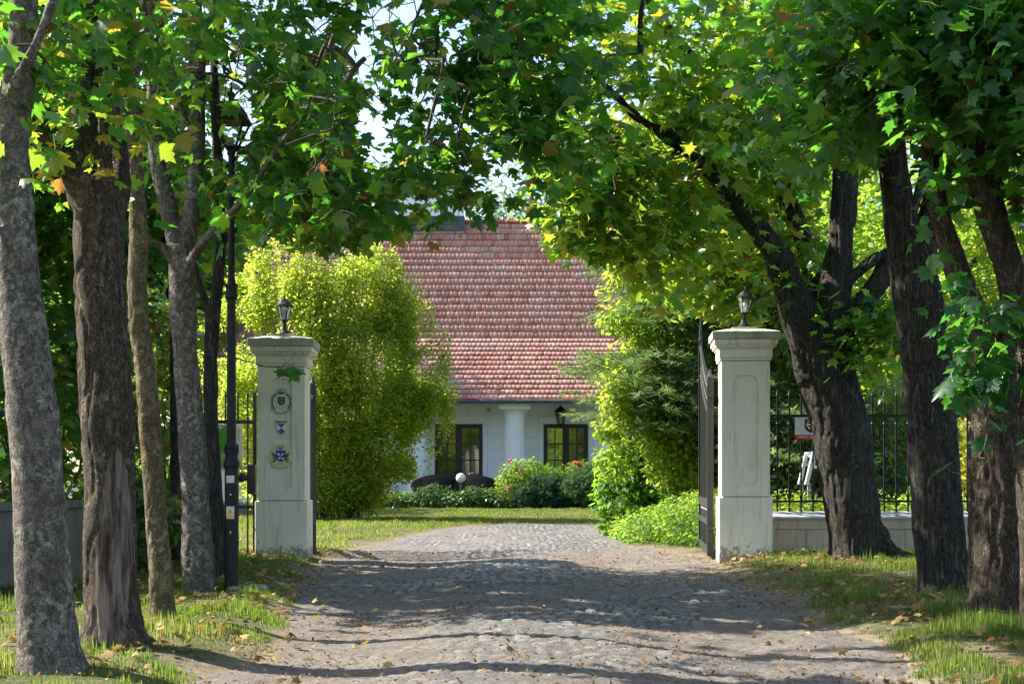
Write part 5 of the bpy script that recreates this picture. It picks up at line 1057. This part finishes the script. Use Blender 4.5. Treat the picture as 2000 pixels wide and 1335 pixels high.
# ================================================================== porch furniture and garden
def tub_chair(label, cx, cy, face):
    ch = thing('rattan_armchair', label, 'armchair', 'rattan armchairs on the porch'); M = RX(cx, cy, face)
    b = MB(); n = 22; vs, fs = [], []
    for k in range(n + 1):
        a = math.radians(-205 + 230 * k / n) + math.pi / 2 * 0; t_ = k / n; hb = .62 + .30 * math.sin(math.pi * t_) ** .8
        for rr, z_ in ((.40, .40), (.50 + .05, hb), (.575, hb + .01), (.60, hb - .04), (.46, .20)): vs.append((rr * math.cos(a), rr * math.sin(a), z_))
    for k in range(n):
        for q in range(4): fs.append((k * 5 + q, k * 5 + q + 1, (k + 1) * 5 + q + 1, (k + 1) * 5 + q))
        fs.append((k * 5 + 4, k * 5, (k + 1) * 5, (k + 1) * 5 + 4))
    b.raw(vs, fs, M); b.build('backrest', M_RATTAN, ch, True)
    MB().lathe([(.38, .30), (.42, .33), (.42, .40), (.38, .44)], seg=20, mat=M).build('seat', M_RATTAN, ch, True)
    for sx in (-1, 1):
        for sy_ in (-1, 1): MB().tube([(sx * .27, sy_ * .27, .34), (sx * .31, sy_ * .31, .0)], [.025, .018], 8, M @ Matrix.Translation((0, 0, .1))).build('leg', M_RATTAN, ch)
tub_chair('dark rattan tub chair nearer the tall hedge, turned sideways', px_x(842, 41.6), 41.6, math.radians(35))
tub_chair('dark rattan tub chair close to the white column', px_x(940, 41.4), 41.4, math.radians(-40))
gt_ = thing('garden_table', 'low dark table standing between the two rattan chairs', 'table'); xg = px_x(888, 41.8)
MB().box(xg - .42, xg + .42, 41.5, 42.1, .76, .80).build('table_top', M_RATTAN, gt_, bevel=.01)
for sx in (-.36, .36):
    for sy_ in (41.57, 42.03): MB().box(xg + sx - .03, xg + sx + .03, sy_ - .03, sy_ + .03, .1, .76).build('leg', M_RATTAN, gt_)
gl_ = thing('globe_lamp', 'white glass globe lamp on a thin stem among the roses', 'lamp'); xg = px_x(900, 38.6)
MB().lathe([(.13 * math.sin(t_), .13 - .13 * math.cos(t_)) for t_ in np.linspace(.3, math.pi - .01, 14)], (xg, 38.6, px_z(942, 38.6)), 20).build('globe', M_BULB, gl_, True); MB().lathe([(.05, 0), (.025, .04), (.02, px_z(942, 38.6) - .02), (.05, px_z(942, 38.6)), (.05, px_z(942, 38.6) + .03)], (xg, 38.6, 0), 10).build('stem', M_CHIMDARK, gl_)

def shrub_stems(name, parent, c, rad, n, h, seed, mat=M_TWIG, r0=.018):
    r = np.random.default_rng(seed); paths, radii = [], []
    for k in range(n):
        a = r.uniform(0, 6.28); q = r.random() ** .5; x, y = c[0] + rad * .35 * q * math.cos(a), c[1] + rad * .35 * q * math.sin(a)
        x1, y1 = c[0] + rad * (.35 + .5 * r.random()) * q * 1.3 * math.cos(a), c[1] + rad * (.35 + .5 * r.random()) * q * 1.3 * math.sin(a); hh = h * r.uniform(.6, 1)
        t_ = np.linspace(0, 1, 6)[:, None]; p = np.array([x, y, gz(x, y) - .05]) * (1 - t_) + np.array([x1, y1, hh]) * t_; p[:, :2] += r.normal(0, .05, (6, 2)); paths.append(p); radii.append(np.linspace(r0, r0 * .3, 6))
    V, T = tubes(paths, radii, 5); return add(name, np_mesh(name, V, T), mat, parent)
def shrub(name, label, cat, blobs, size, kind, mat, seed, stems=None, group=None, **kw):
    s_ = thing(name, label, cat, group); cloud('foliage', s_, blobs, size, kind, mat, seed, **kw)
    if stems: shrub_stems('stem', s_, *stems, seed=seed + 500)
    return s_
TS = np.random.default_rng(77); tb = [((-3.75, 29.8, 2.9), (2.0, 1.3, 2.3), 8000), ((-3.9, 29.3, 1.2), (1.5, 1.0, 1.2), 7000)]
for k in range(112):
    a = TS.uniform(0, 6.28); q = TS.uniform(.72, 1.0); zz = TS.uniform(.25, 5.35); w0 = np.interp(zz, [0, 1, 2, 3.4, 4.4, 5.3], [1.1, 1.6, 2.15, 2.25, 1.95, 1.2])
    tb.append(((-3.85 + math.cos(a) * w0 * q, 29.8 - abs(math.sin(a)) * w0 * q * .65, zz), (TS.uniform(.25, .55), .5, TS.uniform(.25, .55)), 900))
for k in range(110):
    a = TS.uniform(0, 6.28); q = TS.uniform(1.0, 1.16); zz = TS.uniform(.3, 5.75); w0 = np.interp(zz, [0, 1, 2, 3.4, 4.4, 5.3, 5.8], [1.1, 1.6, 2.2, 2.35, 2.05, 1.4, .9])
    tb.append(((-3.85 + math.cos(a) * w0 * q, 29.7 - abs(math.sin(a)) * w0 * q * .6, zz), (TS.uniform(.10, .22), .2, TS.uniform(.25, .6)), 190))
shrub('tall_shrub', 'huge rounded yellow green shrub between the pillar with plaques and the house', 'shrub', tb,
      .08, 'willow', M_LILAC, 201, stems=((-3.8, 29.8), 2.0, 90, 5.4), tint=(.40, .22), clump=.8, up=.5, droop=-.5, shell=.15, aspect=1.3)
bb = np.random.default_rng(78); bl_ = [((2.6, 23.6, 2.6), (.9, .7, 2.2), 6000)]
for k in range(52):
    zz = bb.uniform(.6, 6.3); q = bb.uniform(-1, 1); bl_.append(((2.66 + q * (1.32 - .07 * zz), 22.4 + bb.uniform(-1.0, .8), zz), (bb.uniform(.3, .55), .45, bb.uniform(.3, .7)), 900))
for k in range(26): bl_.append(((bb.uniform(3.6, 4.6), 21.6 + bb.uniform(-.6, .6), bb.uniform(.5, 4.6)), (.4, .4, .55), 1000))
for k in range(30):
    zz = bb.uniform(.9, 5.0); bl_.append(((bb.uniform(1.35 + .08 * abs(zz - 2.5), 2.75), 21.3 + bb.uniform(-.5, .5), zz), (bb.uniform(.18, .36), .3, bb.uniform(.2, .5)), 420))
shrub('broadleaf_shrub', 'bright yellow green broadleaf shrub growing through the spruce', 'shrub', bl_, .085, 'oval', M_BRIGHT, 202, stems=((2.8, 23.7), 1.2, 30, 4.5), tint=(.62, .16), clump=.75, up=.6, shell=.15)
shrub('leafy_shrub', 'darker green leafy shrub at the foot of the spruce', 'shrub', [((1.95, 23.0, .75), (.55, .6, .95), 4200), ((2.4, 22.6, 1.0), (.6, .6, 1.0), 4200), ((1.75, 22.6, .5), (.45, .5, .7), 2500), ((2.9, 21.9, .9), (.6, .5, 1.0), 3600)], .10, 'oval', M_BRIGHT, 203, tint=(.12, .16), clump=.9)
shrub('ground_cover_shrub', 'low spreading light green bush at the drive edge beside the gate leaf', 'shrub', [((2.2, 20.1, .18), (.7, 1.2, .36), 10000), ((2.75, 19.4, .30), (.85, 1.3, .46), 15000), ((1.85, 21.0, .12), (.4, .7, .26), 3500)], .048, 'oval', M_BRIGHT, 204, tint=(.42, .22), clump=1.0, minz=.0)
# spruce: whorls of drooping boughs
def spruce(name, label, bx, by, ht, rad, seed, group='spruces by the drive', zlo=.7, mat=M_SPRUCE, dens=1.0):
    r = np.random.default_rng(seed); s_ = thing(name, label, 'tree', group); paths, radii, pos, nr, tp, sz = [], [], [], [], [], []
    trunk = np.array([[bx, by, -.1], [bx, by, ht * .5], [bx + .05, by, ht]]); paths.append(trunk); radii.append([.13, .08, .01])
    z = zlo
    while z < ht - .2:
        nb2 = r.integers(5, 8); L0 = rad * (1 - (z - zlo) / (ht - zlo)) ** .75 + .15
        for k in range(nb2):
            a = r.uniform(0, 6.28); L = L0 * r.uniform(.65, 1.2); t_ = np.linspace(0, 1, 9); sag = -.28 * L * t_ ** 1.3 + .20 * L * t_ ** 3
            p = np.stack([bx + math.cos(a) * L * t_, by + math.sin(a) * L * t_, z + sag + r.uniform(-.05, .05)], -1); paths.append(p); radii.append(np.linspace(.022, .004, 9))
            m = int(L / .055 * dens)
            for q in range(m):
                u = .18 + .82 * q / m; c = np.array([np.interp(u, t_, p[:, j]) for j in range(3)]); d_ = np.array([math.cos(a), math.sin(a), -.1]); sd = np.array([-math.sin(a), math.cos(a), 0])
                for sgn in (-1, 1):
                    ll = (1.12 - u) * .55 * L * r.uniform(.5, 1) + .08; k2 = max(1, int(ll / .10))
                    for w_ in range(k2):
                        v_ = (w_ + .6) / k2 * ll; pos.append(c + (sd * sgn * .85 + d_ * .55) * v_ + np.array([0, 0, -.22 * v_]) + r.normal(0, .025, 3)); nr.append(np.array([0, 0, 1]) + r.normal(0, .35, 3)); tp.append(sd * sgn * .8 + d_ * .7 + np.array([0, 0, -.25])); sz.append(.19 * r.uniform(.7, 1.25))
        z += r.uniform(.16, .30)
    pos = np.array(pos); V, T, A = place('needle', pos, np.array(nr), np.array(tp), np.array(sz), np.clip(r.normal(.45, .25, len(pos)), 0, 1))
    add('foliage', np_mesh('foliage', V, T, {'tint': A}), mat, s_); V, T = tubes(paths, radii, 5); add('trunk', np_mesh('trunk', V, T), M_TWIG, s_)
spruce('spruce_tree', 'blue green spruce with drooping boughs reaching in front of the roof', 2.5, 22.0, 6.9, 1.7, 301, zlo=1.9, dens=.5)
spruce('spruce_tree', 'greener spruce standing behind the gate leaf and cream pillar', 3.95, 21.2, 5.6, 1.6, 302, zlo=1.5, dens=.4)
# flower bed
rb = [(-2.95, 38.3, .5, .34), (-2.1, 38.2, .55, .5), (-1.45, 38.0, .5, .36), (-.95, 38.1, .5, .45), (-.35, 38.0, .5, .44), (-3.7, 38.4, .5, .33)]
rl = ['low rose bush with one red bloom beside the tall yellow green shrub', 'dense rose bush in front of the sideways rattan chair', 'lowest rose bush, just in front of the globe lamp stem', 'rose bush under the rattan chair near the column', 'rose bush with pale pink bloom below the white column', 'small rose bush with red blooms under the edge of the tall shrub']
for k, ((x, y, rx_, h_), lab) in enumerate(zip(rb, rl)):
    s_ = thing('rose_bush', lab, 'rose bush', 'rose bushes in the flower bed'); cloud('foliage', s_, [((x, y, h_ * .62), (rx_, .45, h_ * .72), 1500)], .085, 'oval', M_JUNIPER if k % 2 else M_DARKLEAF, 401 + k, tint=(.5, .2), clump=.85); shrub_stems('stem', s_, (x, y), .7, 9, h_ * 1.25, 451 + k, r0=.012)
    fl = [(-.25, 1.2)] if k == 0 else ([(-.1, 1.0), (.3, .95)] if k == 5 else ([(.25, 1.25)] if k == 4 else []))
    for fx, fz in fl:
        r = np.random.default_rng(470 + k); n = 26; u = unit(r.normal(size=(n, 3))); p = np.array([x + fx, y - .35, h_ * fz]) + u * .025; V, T, A = place('oval', p, u + .3 * r.normal(size=(n, 3)), u + np.array([0, 0, .9]), .065 + 0 * r.random(n), np.clip(r.normal(.8 if k == 4 else .3, .2, n), 0, 1), width=np.full(n, .13)); add('bloom', np_mesh('bloom', V, T, {'tint': A}), M_ROSE, s_)
s_ = shrub('rose_bush', 'taller fresh green rose bush with pink and red blooms beside the column foot', 'rose bush', [((.35, 38.4, .75), (.75, .5, .62), 3000)], .085, 'oval', M_BRIGHT, 411, stems=((.35, 38.4), .8, 10, 1.1), group='rose bushes in the flower bed', tint=(.4, .25), clump=.85)
for fx, fz, ti in ((-.3, 1.25, .9), (.0, 1.0, .8), (1.55, 1.12, .3), (1.45, 1.2, .4)):
    r = np.random.default_rng(int(fz * 100)); n = 26; u = unit(r.normal(size=(n, 3))); p = np.array([.25 + fx, 37.9, fz]) + u * .04; V, T, A = place('oval', p, u, u + np.array([0, 0, .9]), np.full(n, .095), np.clip(r.normal(ti, .15, n), 0, 1), width=np.full(n, .14)); add('bloom', np_mesh('bloom', V, T, {'tint': A}), M_ROSE, s_)
shrub('spirea_shrub', 'lighter green feathery bush behind the dark junipers', 'shrub', [((.9, 40.0, .62), (1.0, .7, .56), 6000), ((1.9, 39.8, .72), (.9, .7, .58), 5000)], .11, 'willow', M_BRIGHT, 412, tint=(.40, .2), clump=1.1)
for lab, bl, sd in (('dark blue green juniper at the middle of the bed', [((1.1, 38.0, .42), (.95, .7, .5), 6500), ((.5, 37.9, .3), (.5, .5, .4), 2000)], 421), ('tallest dark juniper mound, next to the bright shrubs by the drive', [((2.2, 37.6, .55), (.85, .8, .62), 8000), ((2.95, 37.4, .78), (.7, .8, .74), 6000), ((2.9, 37.2, .4), (.8, .6, .5), 4000)], 422)):
    shrub('juniper_shrub', lab, 'shrub', bl, .15, 'needle', M_JUNIPER, sd, group='junipers in the flower bed', tint=(.35, .2), clump=1.2, up=.7, droop=-.3, outw=.5)

# ================================================================== planting behind the avenue
dk = dict(sun=True, clump=.9, up=.6)
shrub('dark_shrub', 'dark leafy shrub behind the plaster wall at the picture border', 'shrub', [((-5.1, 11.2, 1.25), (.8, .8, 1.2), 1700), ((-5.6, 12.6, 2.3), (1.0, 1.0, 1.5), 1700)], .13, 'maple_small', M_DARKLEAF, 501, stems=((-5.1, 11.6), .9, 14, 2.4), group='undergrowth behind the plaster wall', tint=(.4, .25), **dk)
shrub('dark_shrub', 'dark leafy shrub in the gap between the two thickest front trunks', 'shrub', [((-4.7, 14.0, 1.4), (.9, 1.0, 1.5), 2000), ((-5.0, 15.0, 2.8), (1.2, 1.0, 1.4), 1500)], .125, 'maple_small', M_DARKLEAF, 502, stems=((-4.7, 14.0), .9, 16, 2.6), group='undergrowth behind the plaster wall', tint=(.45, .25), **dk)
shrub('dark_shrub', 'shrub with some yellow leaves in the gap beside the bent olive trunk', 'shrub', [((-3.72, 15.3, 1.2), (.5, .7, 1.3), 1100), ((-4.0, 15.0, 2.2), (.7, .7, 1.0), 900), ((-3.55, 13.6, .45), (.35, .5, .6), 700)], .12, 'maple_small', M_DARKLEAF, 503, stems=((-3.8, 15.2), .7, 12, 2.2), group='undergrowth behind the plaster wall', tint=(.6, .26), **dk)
def far_tree(name, label, x, y, ht, crown, n, size, mat, seed, tint, group='trees behind the house', kind='oval', clump=.85, minz=1.0, tr=.18):
    t_ = thing(name, label, 'tree', group); c0 = np.array([x, y, 0.0]); V, T = tubes([np.array([[x, y, -.2], [x + .1, y, ht * .4], [x, y, ht * .85]])] + [np.array([[x, y, ht * q], [x + math.cos(q * 23) * crown * .4, y, ht * (q + .12)], [x + math.cos(q * 23) * crown * .75, y + .3, ht * (q + .2)]]) for q in (.3, .38, .46, .55, .62)], [[tr, tr * .7, .03]] + [[tr * .45, tr * .3, .02]] * 5, 8)
    add('trunk', np_mesh('trunk', V, T), M_BARK_DARK, t_)
    r = np.random.default_rng(seed); bl = [(c0 + np.array([0, 0, ht * .62]), (crown, crown * .9, ht * .36), n // 2)]
    for k in range(6): a = r.uniform(0, 6.28); q = r.uniform(.35, .8); bl.append((c0 + np.array([math.cos(a) * crown * .6, math.sin(a) * crown * .5, ht * q]), (crown * .5, crown * .5, ht * .15), n // 12))
    cloud('crown', t_, bl, size, kind, mat, seed, tint=tint, clump=clump, minz=minz); return t_
G2 = 'trees filling the garden behind the avenue'
far_tree('linden_tree', 'tall bushy tree far behind the first two trunks', -13.5, 38, 9.2, 3.6, 15000, .26, M_BRIGHT, 601, (.35, .22), G2, minz=.3)
far_tree('linden_tree', 'sunlit tree showing between the bent trunk and lamp post', -11.6, 45, 12.5, 3.4, 15000, .28, M_BRIGHT, 602, (.5, .22), G2, minz=.3)
far_tree('linden_tree', 'rounded tree behind the top of the tall yellow green shrub', -8.6, 58, 13.5, 3.6, 12000, .30, M_BRIGHT, 603, (.3, .2), G2)
far_tree('linden_tree', 'broad dark tree at the far end of the garden by the border', -19.5, 47, 13, 4.5, 15000, .32, M_DARKLEAF, 604, (.5, .2), G2, minz=.3)
far_tree('linden_tree', 'dense middle sized tree low behind the plaster wall', -9.6, 34, 6.0, 2.3, 9000, .20, M_BRIGHT, 605, (.3, .2), G2, minz=.2)
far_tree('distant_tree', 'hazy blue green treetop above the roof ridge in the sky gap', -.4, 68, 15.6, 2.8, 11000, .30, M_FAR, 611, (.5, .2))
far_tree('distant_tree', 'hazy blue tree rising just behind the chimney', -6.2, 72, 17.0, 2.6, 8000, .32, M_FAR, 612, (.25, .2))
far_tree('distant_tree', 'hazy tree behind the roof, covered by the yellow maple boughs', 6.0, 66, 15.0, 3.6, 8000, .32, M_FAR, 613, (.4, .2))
for k, (x, y, h_, lab) in enumerate(((-5.5, -14, 9, 'spreading tree behind the viewpoint, mirrored in the first porch door'), (1.0, -22, 11, 'tree behind the viewpoint, mirrored darkly in the second porch door'), (7.5, -15, 10, 'tree behind the viewpoint beyond the dark avenue row'))):
    far_tree('linden_tree', lab, x, y, h_, 3.6, 6000, .3, M_BRIGHT, 651 + k, (.3, .2), 'trees reflected in the windows', minz=.4)
# right garden behind the iron fence
far_tree('acacia_tree', 'sunlit tree behind the fence between the leaning and blackish trunks', 7.4, 25.5, 7.2, 2.3, 13000, .15, M_BRIGHT, 621, (.5, .22), G2, minz=.8)
far_tree('acacia_tree', 'bright tree behind the fence at the edge of the picture', 10.5, 26.5, 8.5, 2.6, 13000, .16, M_BRIGHT, 622, (.6, .22), G2, minz=.5)
far_tree('acacia_tree', 'tall tree over the iron fence behind the cream pillar', 5.3, 31, 9.5, 2.6, 12000, .18, M_BRIGHT, 623, (.4, .2), G2)
far_tree('acacia_tree', 'tree closing the view at the far end of the iron fence', 13.2, 30, 8.5, 3.0, 8000, .2, M_BRIGHT, 625, (.45, .2), G2, minz=.4)
far_tree('acacia_tree', 'deep green tree beyond the fence, farther back than its neighbours', 11.8, 41, 10, 3.4, 8000, .25, M_BRIGHT, 626, (.3, .2), G2, minz=.4)
shrub('thuja_shrub', 'pale green feathery conifer shrub behind the fence bars', 'shrub', [((5.75, 21.8, 1.1), (.7, .6, 1.35), 6000), ((6.3, 22.3, 1.4), (.6, .6, 1.3), 5000)], .15, 'needle', M_SPRUCE, 631, stems=((5.9, 22), .6, 10, 2.2), tint=(.75, .25), clump=1.0, up=.2, droop=1.4)
shrub('golden_shrub', 'bright yellow bush behind the fence beside the large brown trunk', 'shrub', [((7.6, 23.6, 1.3), (.9, .9, 1.4), 9000)], .10, 'oval', M_LILAC, 632, stems=((7.6, 23.6), .8, 12, 2.2), tint=(.8, .2), clump=1.0)
shrub('tangled_shrub', 'brownish tangled bush behind the fence next to the cream pillar', 'shrub', [((3.9, 20.6, .9), (.75, .7, 1.1), 4200), ((4.9, 21.0, 1.2), (.8, .7, 1.3), 4800)], .10, 'oval', M_DARKLEAF, 633, stems=((4.2, 20.7), .9, 40, 2.2), tint=(.55, .3), clump=.75)
shrub('hedge_shrub', 'low bright green bush row along the inner side of the fence wall', 'shrub', [((3.6 + k * .85, 18.3, .35), (.6, .5, .42), 2600) for k in range(7)], .06, 'oval', M_BRIGHT, 634, tint=(.6, .2), clump=1.0)
# thin twig across the pillar
tw_ = thing('twig', 'thin twig with a drooping maple leaf in front of the pillar capital', 'twig'); pth = np.array([P(400, 690, 11.9), P(470, 702, 12.6), P(520, 716, 13.2), P(548, 716, 13.5), P(575, 712, 13.6)])
V, T = tubes([pth, np.array([pth[3], P(560, 708, 13.5), P(572, 700, 13.5)])], [np.linspace(.006, .003, 5), [.003, .0025, .002]], 5); add('stem', np_mesh('stem', V, T), M_TWIG, tw_)
lp_ = np.array([P(552, 722, 13.45), P(565, 718, 13.5), P(578, 720, 13.55), P(545, 714, 13.5), P(570, 728, 13.5)]); V, T, A = place('maple', lp_, np.array([(.2, -.6, .6), (-.1, -.7, .5), (.3, -.5, .7), (0, -.4, .9), (0, -.8, .4)]), np.array([(-.3, -.3, -.8), (.2, -.2, -.9), (.8, 0, -.5), (.2, 0, -.6), (.5, 0, -.7)]), np.array([.12, .14, .12, .08, .13]), np.array([.1, .25, .2, .3, .15])); add('leaf_spray', np_mesh('leaf_spray', V, T, {'tint': A}), M_MAPLE, tw_)
